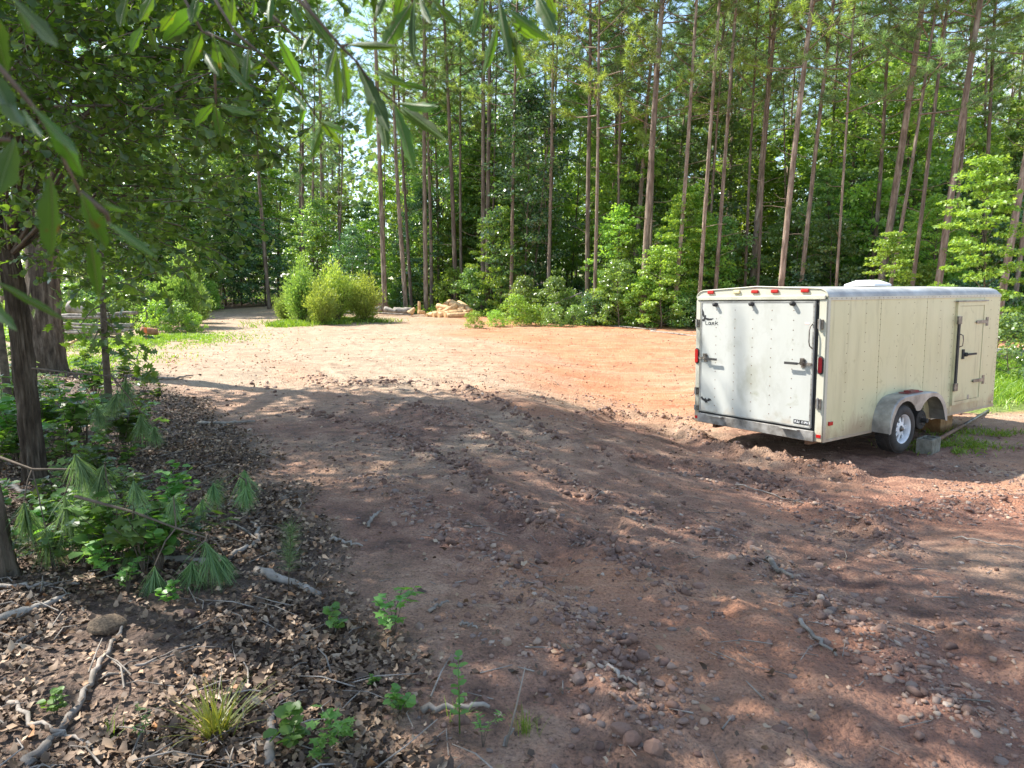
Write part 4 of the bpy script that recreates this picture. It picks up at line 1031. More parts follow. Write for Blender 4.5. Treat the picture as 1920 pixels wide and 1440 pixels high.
# fine twigs
g = MB()
xs, ys = litter_pts(520, 1.3, 9)
for x, y in zip(xs, ys):
    a = rng.uniform(0, 3.14); L = rng.uniform(.08, .35); r_ = rng.uniform(.0015, .005); z = gz(x, y) + .025
    m_ = (x + rng.normal() * .02, y + rng.normal() * .02, z + .02)
    g.tube([(x - math.cos(a) * L / 2, y - math.sin(a) * L / 2, z), m_, (x + math.cos(a) * L / 2, y + math.sin(a) * L / 2, z + rng.normal() * .015)], [r_, r_ * .8, r_ * .5], 4, False)
for _ in range(260):
    y = 2 + 9 * rng.random(); x = y * rng.uniform(-.2, .75); a = rng.uniform(0, 3.14); L = rng.uniform(.04, .18); r_ = rng.uniform(.0015, .005); z = gz(x, y) + .008
    g.tube([(x, y, z), (x + math.cos(a) * L, y + math.sin(a) * L, gz(x + math.cos(a) * L, y + math.sin(a) * L) + .008)], [r_, r_ * .6], 4, False)
tag(link('fine_twigs', g.mesh('fine_twigs', True, False), M_deadwood), 'fine dead twigs scattered over the leaf litter and mud', 'twigs', kind='stuff')

# larger sticks one can tell apart
def stick(pts, r0, label, mat=None, lift=.02, name='fallen_stick', cat='stick', r1=.45, wob=.02):
    r0 = r0 * 1.3
    ps = []
    wp = [gh(u, v) for u, v in pts]
    k = 5
    for a, b_ in zip(wp[:-1], wp[1:]):
        for j in range(k): 
            q = a.lerp(b_, j / k); ps.append(q + Vector((random.gauss(0, wob * .4), random.gauss(0, wob * .4), 0)))
    ps.append(wp[-1])
    o0 = ps[0].copy(); o0.z = gz(o0.x, o0.y)
    pp = []
    for j, q in enumerate(ps):
        pp.append(Vector((q.x, q.y, max(gz(q.x, q.y), q.z - .03) + r0 * .6 + lift * abs(math.sin(j * 1.3)))) - o0)
    g = MB(); n = len(pp); g.tube(pp, [r0 * (1 - (1 - r1) * j / n) * random.uniform(.85, 1.12) for j in range(n)], 8)
    return tag(link(name, g.mesh(name, True), mat or M_deadwood, None, o0), label, cat)
for a in [
    ([(-20, 1178), (60, 1150), (130, 1122)], .026, 'thick pale grey dead branch at the left edge left of the rock', M_greylog, 0),
    ([(-20, 1110), (60, 1105), (150, 1100)], .012, 'thin grey branch lying above the thick pale one at the left edge'),
    ([(120, 1370), (170, 1290), (205, 1220), (232, 1175)], .012, 'dark crooked branch running down from the rock to the lower left'),
    ([(20, 1320), (60, 1360), (130, 1385), (200, 1425)], .008, 'thin forked stick in the lower left corner'),
    ([(0, 1245), (50, 1195), (90, 1135)], .006, 'slim straight twig leaning beside the thick pale branch'),
    ([(190, 1280), (270, 1250), (370, 1212)], .006, 'long thin stick lying right of the dark crooked branch'),
    ([(60, 1440), (85, 1405), (120, 1385)], .016, 'short thick stick at the bottom left corner'),
    ([(505, 1440), (508, 1400), (512, 1350)], .018, 'stubby pale log end standing near the bottom beside the seedlings'),
    ([(225, 1052), (330, 1056), (420, 1062)], .030, 'pale rotting log behind the small rock among seedlings', M_greylog, 0),
    ([(480, 1075), (540, 1095), (600, 1120)], .024, 'brown curved branch lying right of the pine seedling', None, 0),
    ([(430, 1050), (475, 1030), (485, 1000), (470, 985)], .014, 'bent root like branch beside the litter edge'),
    ([(300, 985), (380, 965), (480, 1010), (520, 1045)], .008, 'thin dark branch arching over the leaf litter'),
    ([(370, 797), (430, 797), (478, 793)], .022, 'dark straight stick on the gravel left of centre'),
    ([(0, 905), (40, 925), (90, 950), (160, 975)], .018, 'dark fallen branch across the foot of the slender oak'),
    ([(1440, 1052), (1460, 1075), (1486, 1090)], .016, 'flat yellowish bark strip lying on the mud'),
    ([(1500, 1165), (1530, 1200), (1568, 1235)], .010, 'pale thin wood splinter on the mud at lower right'),
    ([(1380, 910), (1440, 925), (1505, 945)], .008, 'bent brown twig below the trailer'),
    ([(790, 1338), (850, 1335), (918, 1333)], .012, 'straight brown stick lying near the bottom centre'),
    ([(620, 1015), (650, 1022), (680, 1028)], .010, 'short brown wood piece on the gravel left of centre'),
    ([(805, 1150), (825, 1140), (842, 1133)], .008, 'short pale stick beside the yellow green seedling'),
    ([(862, 1172), (880, 1178), (895, 1183)], .007, 'small pale stick among pebbles at centre'),
    ([(1790, 1010), (1850, 1020), (1925, 1035)], .006, 'thin black root line at the right edge'),
    ([(1140, 1255), (1165, 1275), (1195, 1290)], .008, 'dark crooked twig on the mud at lower centre'),
    ([(300, 712), (330, 712), (362, 706)], .02, 'small branch on the sunny ground right of the sapling'),
    ([(690, 990), (700, 975), (715, 962)], .012, 'short pale stick standing out on the grey gravel'),
    ]:
    stick(*a[:3], mat=a[3] if len(a) > 3 else None, lift=a[4] if len(a) > 4 else .02)
# rock, small clod mounds
def rock(u, v, s, label, seed, mat=M_stone, flat=.7, name='rock'):
    p = gh(u, v); me = stone_mesh(seed, 3, flat); me.materials.clear()
    o = link(name, me, mat, None, (p.x, p.y, p.z + s * .3)); o.scale = (s, s, s); o.rotation_euler = (.1, .05, seed); return tag(o, label, 'rock')
M_rock = solid('ochre rock', (.10, .065, .04), (.36, .25, .15), .85, 9, 1.0, detail=9)
rock(202, 1182, .10, 'flat topped ochre rock half buried in the leaf litter', 51, M_rock, .5)
for (u, v, s, lab) in [(1310, 1102, .035, 'round tan stone near the lit streak at lower right'), (1085, 1275, .035, 'pale angular stone at lower centre'), (1095, 1335, .035, 'brown squarish stone below the pale angular one'),
                       (1165, 1375, .04, 'brown stone of the pair at the bottom centre'), (1185, 1392, .045, 'larger angular stone at the bottom centre'), (1225, 1408, .04, 'rounded brown stone at the bottom right of centre'),
                       (950, 1208, .03, 'pale grey stone among pebbles at centre'), (952, 1048, .03, 'reddish brown stone below the clod pile'), (1650, 1185, .04, 'ochre round stone in the shade at lower right'),
                       (880, 1330, .03, 'small tan stone beside the stick at bottom centre')]:
    rock(u, v, s, lab, int(u), M_stone, .75, 'stone')

# ------------------------------------------------------------------ plants in the foreground
def plant_mesh(seed, n_st=5, h=.22, leaf=.06, tmpl=T_MAPLE, per=5, wid=1.0):
    rd = random.Random(seed); g = MB(); P_, D_, S_ = [], [], []
    for i in range(n_st):
        a = rd.uniform(0, 6.28); sp = rd.uniform(.1, .5) * h; hh = h * rd.uniform(.5, 1.1)
        e_ = Vector((math.cos(a) * sp, math.sin(a) * sp, hh)); m_ = Vector((e_.x * .3, e_.y * .3, hh * .55))
        g.tube([(0, 0, -.02), m_, e_], [.003, .0022, .0012], 4, False)
        for k in range(per):
            t = rd.uniform(.4, 1); q = m_.lerp(e_, (t - .4) / .6); b_ = rd.uniform(0, 6.28)
            P_.append(tuple(q)); D_.append((math.cos(b_), math.sin(b_), rd.uniform(-.15, .35))); S_.append(leaf * rd.uniform(.6, 1.2))
    P_, D_ = np.array(P_), np.array(D_)
    me = leaf_mesh('leaves', P_, D_, unit([0, 0, 1] + rng.normal(size=P_.shape) * .3), np.array(S_), tmpl, wid)
    gm = g.mesh('stems', False, False); gm.materials.append(M_twig); me.materials.append(M_seed); return gm, me
PL = [plant_mesh(1), plant_mesh(2, 7, .3, .075), plant_mesh(3, 6, .2, .06, T_QUAD, 7), plant_mesh(4, 4, .32, .05, T_WILLOW, 12, 1.6), plant_mesh(5, 10, .40, .065, T_QUAD, 12)]
def place_plant(u, v, k, s, label, mat=None, group=None, name='seedling', cat='plant'):
    p = gh(u, v); e = empty(name, p, label, cat, group); e.scale = (s,) * 3; e.rotation_euler = (0, 0, random.uniform(0, 6))
    link('stems', PL[k][0], None, e); l = link('leaves', PL[k][1], None, e)
    if mat: l.material_slots[0].link = 'OBJECT'; l.material_slots[0].material = mat
    return e
for a in [(205, 1085, 1, 1.0, 'bright lobed maple seedling just above the rock'), (240, 1115, 0, .9, 'second lobed maple seedling lower right of the first above the rock'),
          (318, 1135, 2, .65, 'small star shaped seedling right of the rock'), (628, 1190, 2, .7, 'dark green seedling at the litter edge, left of the yellow green one'),
          (738, 1190, 1, .85, 'spreading yellow green oak seedling at the litter edge'), (545, 1410, 2, .8, 'low green weed at the bottom beside the stubby log end'),
          (635, 1405, 0, .8, 'bright single lobed leaf seedling at the bottom edge'), (610, 1440, 0, .7, 'bright leaves poking in at the bottom edge'),
          (750, 1345, 2, .6, 'small weed left of the straight brown stick'), (905, 1400, 3, .55, 'narrow leaved weed near the bottom centre'),
          (105, 1340, 2, .5, 'tiny weed in the lower left leaf litter'), (270, 1395, 3, .5, 'tiny narrow weed left of the yellow grass tuft'), (700, 1290, 2, .3, 'tiny bright weed in the sunny litter patch')]:
    place_plant(*a)
k = 0
while k < 80:
    u, v = random.uniform(-30, 400), random.uniform(745, 1080)
    if u > 120 + (v - 745) * .9 and u > 300: continue
    wh = ('behind and left of' if u < 60 else 'behind and right of') if v < 890 else ('in front of' if u < 130 else 'in front and right of')
    kd = random.choice((1, 2, 4, 4, 2)); nm = {1: 'lobed', 2: 'small leaved', 4: 'tall leafy'}[kd]
    place_plant(u, v, kd, random.uniform(.7, 1.3) * (1.5 if v < 900 else 1), nm + ' green woodland plant in the shade ' + wh + ' the slender oak', random.choice((M_seed, M_leaf, M_leaf_oak)), 'woodland plants ' + wh + ' the slender oak', 'woodland_plant'); k += 1
for (u, v) in [(270, 740), (160, 690), (60, 730), (30, 690), (230, 730), (100, 760), (180, 750)]:
    place_plant(u, v, 4, random.uniform(1.0, 1.6), 'green weed in the litter below the big oak', M_leaf, 'weeds below the big oak', 'woodland_plant')
# tall weed with paired leaves
def tall_weed(u, v, vtop, label):
    b_ = gh(u, v); t = at(u - 3, vtop, b_.y) - b_; e = empty('tall_weed', b_, label, 'plant'); g = MB(); g.tube([(0, 0, -.02), t * .5, t], [.003, .0025, .0015], 5)
    link('stem', g.mesh('stem', True), M_seed, e); P_, D_ = [], []
    for i in range(7):
        q = t * (.25 + .12 * i); 
        for s_ in (-1, 1): P_.append(tuple(q)); a = i * 1.3; D_.append((s_ * math.cos(a), s_ * math.sin(a), .35))
    P_, D_ = np.array(P_), np.array(D_)
    link('leaves', leaf_mesh('leaves', P_, D_, np.tile([0, 0, 1.], (len(P_), 1)), np.full(len(P_), .04), T_QUAD, .9), M_seed, e)
tall_weed(862, 1375, 1228, 'tall thin weed with paired leaves standing near the bottom centre')
stick([(945, 1400), (957, 1370)], .004, 'short broken stalk foot near the bottom centre')
b_ = gh(945, 1400); t = at(985, 1250, b_.y) - b_; g = MB(); g.tube([(0, 0, -.03), t * .5 + Vector((.006, 0, 0)), t], [.0045, .004, .002], 6)
tag(link('dry_stalk', g.mesh('dry_stalk', True), M_deadwood, None, b_), 'dry brown stalk standing and leaning right near the bottom centre', 'stalk')
def grass_clump(u, v, n, h, label, mat, wd=.004, spread=.7):
    b_ = gh(u, v); Vv, F = [], []
    e = None; g = MB()
    for i in range(n):
        a = rng.uniform(0, 6.28); sp = rng.uniform(.1, spread); L = h * rng.uniform(.5, 1.15)
        d = Vector((math.cos(a) * sp, math.sin(a) * sp, 1)).normalized(); s = d.cross(Vector((math.cos(a + 1.5), math.sin(a + 1.5), .2))).normalized() * wd
        s = Vector((-math.sin(a), math.cos(a), 0)) * wd
        p0 = Vector((rng.normal() * .02, rng.normal() * .02, -.01)); vs = []
        for k in range(6):
            t = k / 5; c = p0 + d * L * t + Vector((d.x, d.y, -.8 * sp)) * L * .55 * t * t; w_ = (1 - t ** 2) + .04
            vs += [c - s * w_, c + s * w_]
        g.add(vs, [(2 * k, 2 * k + 1, 2 * k + 3, 2 * k + 2) for k in range(5)])
    return tag(link('grass_tuft', g.mesh('grass_tuft', True, False), mat, None, b_), label, 'grass')
grass_clump(405, 1385, 95, .26, 'sunlit yellow green grass tuft in the lower left', M_grass_y, .0035)
grass_clump(855, 1345, 14, .1, 'few short grass blades at the foot of the tall weed', M_grass, .002)
grass_clump(985, 1370, 70, .12, 'fine feathery green tuft near the bottom centre', M_grass, .0012, .5)
grass_clump(200, 1385, 14, .12, 'thin grass blades in the lower left litter', M_grass, .002)
# drooping pine brooms
def broom_branch(label, depth, path, brooms, mat=M_needle_d):
    pts = [at(u, v, depth) for u, v in path]; o = pts[0]; e = empty('drooping_pine_branch', o, label, 'branch')
    g = MB(); g.tube([p - o for p in pts], [.009 * (1 - .6 * k / len(pts)) for k in range(len(pts))], 6)
    P_, D_, L_ = [], [], []
    for (u, v, Lpx) in brooms:
        c = at(u, v, depth + random.uniform(-.15, .15)) - o; L = Lpx / FPX * depth
        near = min(pts, key=lambda q: (q - o - c).length) - o
        g.tube([near, near.lerp(c, .5) + Vector((0, 0, .03)), c], [.005, .004, .003], 5, False)
        ax = Vector((random.gauss(0, .2), random.gauss(0, .2), -1)).normalized()
        for k in range(190):
            t = random.random(); P_.append(tuple(c + ax * L * .35 * t)); D_.append(tuple(ax + Vector((random.gauss(0, .38), random.gauss(0, .38), random.gauss(.05, .2))))); L_.append(L * random.uniform(.45, .75))
    P_ = np.array(P_); D_ = unit(np.array(D_)); L_ = np.array(L_)[:, None]; n = len(P_)
    s = unit(np.cross(D_, rand_unit(n))) * .0016
    mid = P_ + D_ * L_ * .5; tip = P_ + D_ * L_ + np.array([0, 0, -.12]) * L_
    Vv = np.stack([P_ - s, P_ + s, mid + s, mid - s, tip], 1).reshape(-1, 3); i = (np.arange(n) * 5)[:, None]
    link('twigs', g.mesh('twigs', True, False), M_twig, e)
    link('needles', mesh_np('needles', Vv, np.concatenate([i + [0, 1, 2], i + [0, 2, 3], i + [3, 2, 4]])), mat, e)
broom_branch('drooping long needled pine branch beside the sapling foot', 6.0, [(60, 690), (140, 700), (210, 705), (262, 770)], [(235, 708, 70), (222, 735, 60), (262, 775, 75), (288, 800, 45), (180, 760, 60)])
broom_branch('drooping pine branch in the shade in front of the slender oak', 4.2, [(-20, 850), (60, 880), (150, 880), (200, 900)], [(140, 850, 110), (120, 930, 120), (175, 960, 130), (195, 870, 100), (85, 990, 110), (230, 960, 90), (150, 1010, 130), (45, 940, 110)])
broom_branch('low pine branch with hanging tufts over the pale rotting log', 3.9, [(140, 930), (250, 960), (330, 990), (392, 1010)], [(385, 1015, 120), (360, 1050, 90), (250, 900, 70), (290, 1060, 90), (325, 930, 60), (250, 1020, 90), (420, 1040, 70)])
broom_branch('arching thin pine twig with narrow tufts near the litter edge', 4.6, [(290, 985), (350, 920), (430, 880), (460, 900)], [(458, 880, 80), (462, 910, 60), (400, 905, 50), (380, 935, 45)])
# upright pine seedling
def pine_seedling(u, v, vtop, label):
    b_ = gh(u, v); t = at(u + 6, vtop, b_.y) - b_; e = empty('pine_seedling', b_, label, 'seedling'); g = MB(); g.tube([(0, 0, -.02), t * .5, t], [.0035, .003, .002], 5)
    link('stem', g.mesh('stem', True), M_twig, e); n = 420
    q = rng.uniform(.3, 1.0, n); P_ = q[:, None] * np.array(t)[None]; D_ = unit(rng.normal(size=(n, 3)) * [1, 1, .4] + [0, 0, .75]); L_ = rng.uniform(.07, .13, n)[:, None]
    s = unit(np.cross(D_, rand_unit(n))) * .0009
    Vv = np.stack([P_ - s, P_ + s, P_ + D_ * L_], 1).reshape(-1, 3)
    link('needles', mesh_np('needles', Vv, np.arange(len(Vv)).reshape(-1, 3)), M_needle_d, e)
pine_seedling(540, 1110, 985, 'upright thin pine seedling standing at the edge of the mud')
pine_seedling(405, 985, 905, 'little pine seedling in the litter above the arching branch')
g = MB(); b_ = gh(588, 1095); t = at(618, 985, b_.y) - b_; g.tube([(0, 0, -.02), t], [.003, .0015], 5)
tag(link('dry_stalk', g.mesh('dry_stalk', True), M_twig, None, b_), 'bare reddish stalk right of the pine seedling', 'stalk')

# ------------------------------------------------------------------ logs, stakes, stump
def log(p, q, r0, r1, label, mat, group=None, name='cut_log', seed=0, cut=None):
    p, q = Vector(p), Vector(q); rd = random.Random(seed + int(abs(p.x * 100))); g = MB(); o = p.copy(); n = 7
    L = (q - p).length; ps = [(p.lerp(q, k / n) - o + Vector((0, 0, rd.uniform(-.012, .012)))) for k in range(n + 1)]
    g.tube(ps, [(r0 + (r1 - r0) * k / n) * rd.uniform(.94, 1.06) for k in range(n + 1)], 12)
    l = link(name, g.mesh(name, True), mat, None, o); tag(l, label, 'log', group)
    for pl in l.data.polygons:
        if len(pl.vertices) > 4: pl.use_smooth = False
    return l
def plog(u0, v0, d0, u1, v1, d1, rpx, label, mat=M_peeled, group='peeled logs in the pile', r1=.9, name='peeled_log'):
    a, b_ = at(u0, v0, d0), at(u1, v1, d1); r_ = rpx / FPX * d0 * (1.28 if rpx > 3.9 else 1)
    for q in (a, b_): q.z = max(q.z, gz(q.x, q.y) + r_ * .7)
    return log(a, b_, r_, r_ * r1, label, mat, group, name)
D = 34.0
for a in [(812, 597, D - .6, 855, 582, D, 4.6, 'lowest long peeled log pointing left at the front of the pile'), (833, 599, D - 1.0, 872, 586, D - .4, 5.2, 'front peeled log at the bottom right of the pile'),
          (822, 594, D - .9, 862, 583, D - .2, 4.2, 'thin peeled log lying between the two front ones'), (820, 574, D + .3, 850, 581, D - .1, 4.6, 'peeled log slanting down right at the upper left of the pile'),
          (832, 586, D - .3, 857, 573, D, 4.6, 'short thick peeled log crossing the middle of the pile'), (835, 573, D + .6, 845, 565, D + .9, 4.4, 'peeled log sticking up at the top of the pile'),
          (845, 570, D + .5, 872, 577, D + .2, 4.4, 'peeled log along the top right of the pile'), (859, 568, D + .7, 876, 577, D + .3, 4.6, 'pale peeled log end leaning at the upper right of the pile'),
          (860, 582, D - .2, 876, 588, D - .6, 4.8, 'short reddish log at the right end of the pile'), (822, 584, D, 834, 580, D + .2, 4.6, 'stubby peeled log on the left of the pile'),
          (799, 593, D - .3, 818, 585, D + .2, 3.4, 'small peeled log lying off the left of the pile'), (850, 590, D - .5, 868, 580, D + .1, 4.4, 'peeled log hidden behind the two front ones')  , (806, 590, D - .2, 836, 594, D - .8, 4.2, 'split pale log lying flat at the left foot of the pile'), (846, 566, D + .6, 862, 574, D + .4, 4.3, 'short pale log crossing near the top of the pile'),
          (868, 574, D + .4, 884, 584, D, 4.2, 'log sliding down the right flank of the pile'), (838, 596, D - 1.2, 880, 590, D - 1.0, 4.0, 'long pale log at the very front foot of the pile')]:
    plog(*a)
plog(786, 582, 34.5, 786, 565, 34.5, 2.8, 'short cut log standing upright left of the peeled log pile', group=None, name='upright_log')
plog(768, 588, 34, 778, 578, 34, 5, 'split pale stump piece leaning by the upright log', group=None, name='split_log', r1=.4)
plog(784, 585, 34, 796, 586, 34.2, 3.6, 'short pale log lying at the foot of the upright log', group=None)
plog(738, 583, 35, 776, 583, 35, 5.2, 'thick grey fallen log right of the root ball', M_greylog, None, name='fallen_log')
plog(690, 585, 35, 716, 577, 35, 4.5, 'grey fallen log left of the root ball behind the willow bush', M_greylog, None, name='fallen_log')
plog(684, 570, 36, 703, 565, 36.5, 5.0, 'grey log propped above the others behind the willow bush', M_greylog, None, name='fallen_log')
plog(650, 584, 34.4, 770, 590, 33.8, 1.6, 'long thin pale pole lying in front of the grey logs', M_deadwood, None, name='fallen_pole')
plog(1012, 582, 30, 1092, 548, 29.4, 2.4, 'broken thin trunk leaning diagonally over the green brush', M_greylog, None, name='leaning_trunk', r1=.6)
plog(1088, 603, 29.4, 1092, 552, 29.4, 2.0, 'splintered upright stub holding the diagonal trunk', M_greylog, None, name='broken_stub', r1=.7)
plog(1100, 608, 29.5, 1230, 624, 25.5, 1.3, 'left long pale pole lying along the forest edge of the clay pad', M_deadwood, None, name='fallen_pole')
plog(1220, 622, 25.2, 1330, 634, 23.0, 1.8, 'right pale pole lying along the forest edge near the trailer', M_deadwood, None, name='fallen_pole')
# root ball
p = gh(714, 588); g = MB(); rd = random.Random(3)
me = stone_mesh(77, 3, 1.0); me.materials.clear(); M_root = solid('red root clay', (.22, .09, .05), (.5, .26, .15), .9, 4, 1.0)
e = empty('root_ball', p, 'reddish uprooted root ball between the grey logs', 'stump')
o = link('soil', me, M_root, e, (0, 0, .28)); o.scale = (.42, .3, .36)
for k in range(16):
    a = rd.uniform(0, 6.28); el = rd.uniform(-.2, 1.2); d = Vector((math.cos(a) * math.cos(el), math.sin(a) * math.cos(el), math.sin(el)))
    g.tube([d * .2 + Vector((0, 0, .28)), d * .45 + Vector((0, 0, .3)), d * .62 + Vector((rd.uniform(-.1, .1), 0, .25))], [.04, .022, .008], 5, False)
link('roots', g.mesh('roots', True, False), M_greylog, e)
plog(722, 580, 34.8, 744, 584, 34.6, 4.5, 'short grey trunk piece joined to the root ball', M_greylog, None, name='fallen_log', r1=.5)
# stacked logs at the left behind the big oak
for k in range(6):
    u0 = 112 + random.uniform(-8, 10); v0 = 592 + k * 7 + random.uniform(-3, 3)
    plog(u0 - 10, v0 + random.uniform(-2, 2), 20.5 - .1 * k, u0 + random.uniform(110, 140), v0 + random.uniform(-9, 7) + 2, 21 - .1 * k, random.uniform(2.4, 4.2), ('topmost', 'second from top', 'third from top', 'fourth from top', 'fifth from top', 'lowest')[k] + ' grey pole in the stack behind the big oak', M_deadwood, 'grey poles stacked behind the big oak', name='stacked_pole')
plog(118, 652, 19, 142, 638, 20, 3.2, 'pale peeled pole leaning on the grey stack behind the big oak', M_peeled, None, name='fallen_pole')
plog(130, 575, 22, 165, 582, 22, 9, 'wide pale slab of wood above the grey stack behind the big oak', M_greylog, None, name='wood_slab')
plog(205, 610, 23, 250, 609, 23.5, 3.2, 'thin grey log lying behind the sapling', M_greylog, None, name='fallen_log')
plog(264, 620, 22.5, 296, 622, 22.8, 5.5, 'reddish brown fallen log behind the orange stakes', M_root, None, name='fallen_log')
# stakes
def stake(u, v, vt, wpx, label, col, tip):
    b_ = gh(u, v); t = at(u, vt, b_.y); h = t.z - b_.z; w_ = wpx / FPX * b_.y / 2
    e = empty('survey_stake', b_, label, 'stake')
    link('post', MB().box((-w_, -w_, -.05), (w_, w_, h * .98)).mesh('post'), solid('stake wood ' + label[:5], *col), e)
    link('flag_paint', MB().box((-w_ - .003, -w_ - .003, h * .55), (w_ + .003, w_ + .003, h)).mesh('paint'), solid('stake paint ' + label[:5], *tip), e)
stake(274, 638, 614, 3.2, 'short orange painted survey stake in the grass', ((.5, .2, .1), (.6, .3, .15)), ((.8, .15, .05), (.9, .22, .08)))
stake(279, 634, 608, 2.6, 'lime green survey stake beside the orange one', ((.35, .5, .08), (.45, .55, .1)), ((.4, .7, .05), (.5, .8, .08)))
# concrete slabs beyond the trailer
p = gh(1905, 690)
M_conc = solid('old concrete', (.22, .20, .17), (.42, .39, .34), .9, 5, .5)
o = link('concrete_slab', MB().box((-.6, -.3, -.1), (1.6, .5, .35)).mesh('slab'), M_conc, None, (p.x, p.y + 1.5, p.z), bevel=.02); tag(o, 'grey concrete slab in the grass at the right edge beyond the trailer', 'slab')
o.rotation_euler.z = .3

# ------------------------------------------------------------------ trailer
TO = Vector((3.955, 8.70, -.165)); TYAW = R(34)
TM = (Matrix.Rotation(TYAW, 3, 'Z') @ Matrix(((math.cos(.0105), 0, -math.sin(.0105)), (0, 1, 0), (math.sin(.0105), 0, math.cos(.0105)))) @ Matrix.Rotation(-.007, 3, 'X'))
LEN, WID, HT = 4.88, 2.083, 1.80
def N_add(t, a, v):
    m = N(t, 'ShaderNodeMath', operation='ADD'); t.links.new(a, m.inputs[0]); m.inputs[1].default_value = v; return m.outputs[0]
def dirtymat(name, base, dirt, algae, amt, streak_s=(4.5, 4.5, .5)):
    m, t, out = nodes(name)
    s1 = noise(t, 1.0, 6, .6, stretch=streak_s); s2 = noise(t, 1.1, 5, .6); s3 = noise(t, 3.0, 6, .7, stretch=(1.2, 1, 1.0), dist=1.2)
    c = mixc(t, base, algae, ramp(t, s2, [(.25, (amt,) * 3), (.75, (amt * .55,) * 3)]))
    c = mixc(t, c, dirt, ramp(t, s1, [(.50, (0, 0, 0)), (.80, (.30,) * 3)]))
    c = mixc(t, c, (dirt[0] * .8, dirt[1] * .8, dirt[2] * .6), ramp(t, s3, [(.60, (0, 0, 0)), (.75, (.55,) * 3)]))
    s4 = noise(t, 2.3, 7, .72, stretch=(1, 1, .55), dist=.8)
    cq = t.nodes.new('ShaderNodeTexCoord'); mq = t.nodes.new('ShaderNodeMapping'); mq.inputs['Rotation'].default_value = (0, .62, 0); mq.inputs['Scale'].default_value = (5.5, 1, .55); t.links.new(cq.outputs['Object'], mq.inputs[0])
    nq = N(t, 'ShaderNodeTexNoise', Scale=1.5, Detail=6.0, Roughness=.65); t.links.new(mq.outputs[0], nq.inputs['Vector'])
    gq = noise(t, .55, 2, .5)
    c = mixc(t, c, (dirt[0] * .6, dirt[1] * .58, dirt[2] * .4), mixc(t, ramp(t, nq.outputs['Fac'], [(.54, (0, 0, 0)), (.72, (.6,) * 3)]), ramp(t, gq, [(.42, (0, 0, 0)), (.6, (1, 1, 1))]), 1.0, 'MULTIPLY'))
    c = mixc(t, c, (dirt[0] * .55, dirt[1] * .55, dirt[2] * .45), ramp(t, s4, [(.60, (0, 0, 0)), (.78, (.32,) * 3)]))
    c_ = t.nodes.new('ShaderNodeTexCoord'); sx_ = t.nodes.new('ShaderNodeSeparateXYZ'); t.links.new(c_.outputs['Object'], sx_.inputs[0])
    ml = N(t, 'ShaderNodeMath', operation='MULTIPLY_ADD'); t.links.new(s4, ml.inputs[0]); ml.inputs[1].default_value = -.9; t.links.new(sx_.outputs[2], ml.inputs[2])
    c = mixc(t, c, (.34, .24, .15), ramp(t, ml.outputs[0], [(0.0, (0, 0, 0)), (.0, (0, 0, 0)), (1, (0, 0, 0))]) if False else ramp(t, N_add(t, ml.outputs[0], .42), [(.0, (.75,) * 3), (.22, (0, 0, 0))]))
    p = N(t, 'ShaderNodeBsdfPrincipled', Roughness=.38); t.links.new(c, p.inputs['Base Color'])
    b = N(t, 'ShaderNodeBump', Strength=.12, Distance=.05); t.links.new(s2, b.inputs['Height']); t.links.new(b.outputs[0], p.inputs['Normal'])
    t.links.new(p.outputs[0], out.inputs[0]); return m
M_side = dirtymat('algae stained side paint', (.72, .68, .48), (.30, .27, .14), (.58, .545, .31), .95)
M_rear = dirtymat('white rear paint', (.52, .525, .51), (.35, .345, .30), (.45, .45, .38), .5)
M_trimw = dirtymat('cream trim', (.58, .56, .48), (.28, .25, .18), (.46, .44, .32), .6)
M_alu = solid('dull aluminium', (.24, .235, .22), (.50, .49, .46), .48, 4, .15, metal=.6)
M_alud = solid('dirty aluminium', (.16, .14, .12), (.40, .38, .35), .55, 6, .2, metal=.4)
M_black = solid('black rubber', (.018, .018, .018), (.045, .042, .04), .7, 8)
M_tyre = solid('tyre rubber', (.022, .021, .02), (.06, .05, .042), .8, 5, .2)
M_steel = solid('worn steel', (.10, .085, .07), (.34, .30, .26), .5, 12, .2, metal=.7)
M_red = solid('red lamp lens', (.45, .012, .012), None, .2)
M_redd = solid('dark red lens', (.13, .008, .012), None, .18)
M_amb = solid('faded amber lens', (.75, .62, .34), None, .35)
M_rim = solid('white wheel paint', (.62, .63, .64), (.80, .81, .82), .35, 8)
M_roof = solid('grey roof metal', (.30, .30, .29), (.52, .52, .49), .58, 2.5, .15, metal=.2)
M_shadow = solid('dark wheel well', (.02, .018, .015), (.05, .045, .04), .9, 6)  # recess shade put into a near-black colour, also on floor and hubs
M_print = solid('black print', (.02, .02, .022), None, .5)
M_white = solid('white print', (.7, .7, .7), None, .5)
M_rust = solid('rusty steel', (.10, .05, .03), (.25, .14, .08), .8, 10, .4)
tr = empty('enclosed_trailer', TO, 'white enclosed cargo trailer stained with green algae, its front wheel missing', 'trailer')
tr.rotation_euler = TM.to_euler()
def part(name, mb, mat, parent=None, bevel=0, smooth=False, label=None):
    o = link(name, mb.mesh(name, smooth), mat, parent or tr, None, bevel)
    if label: o['label'] = label
    return o
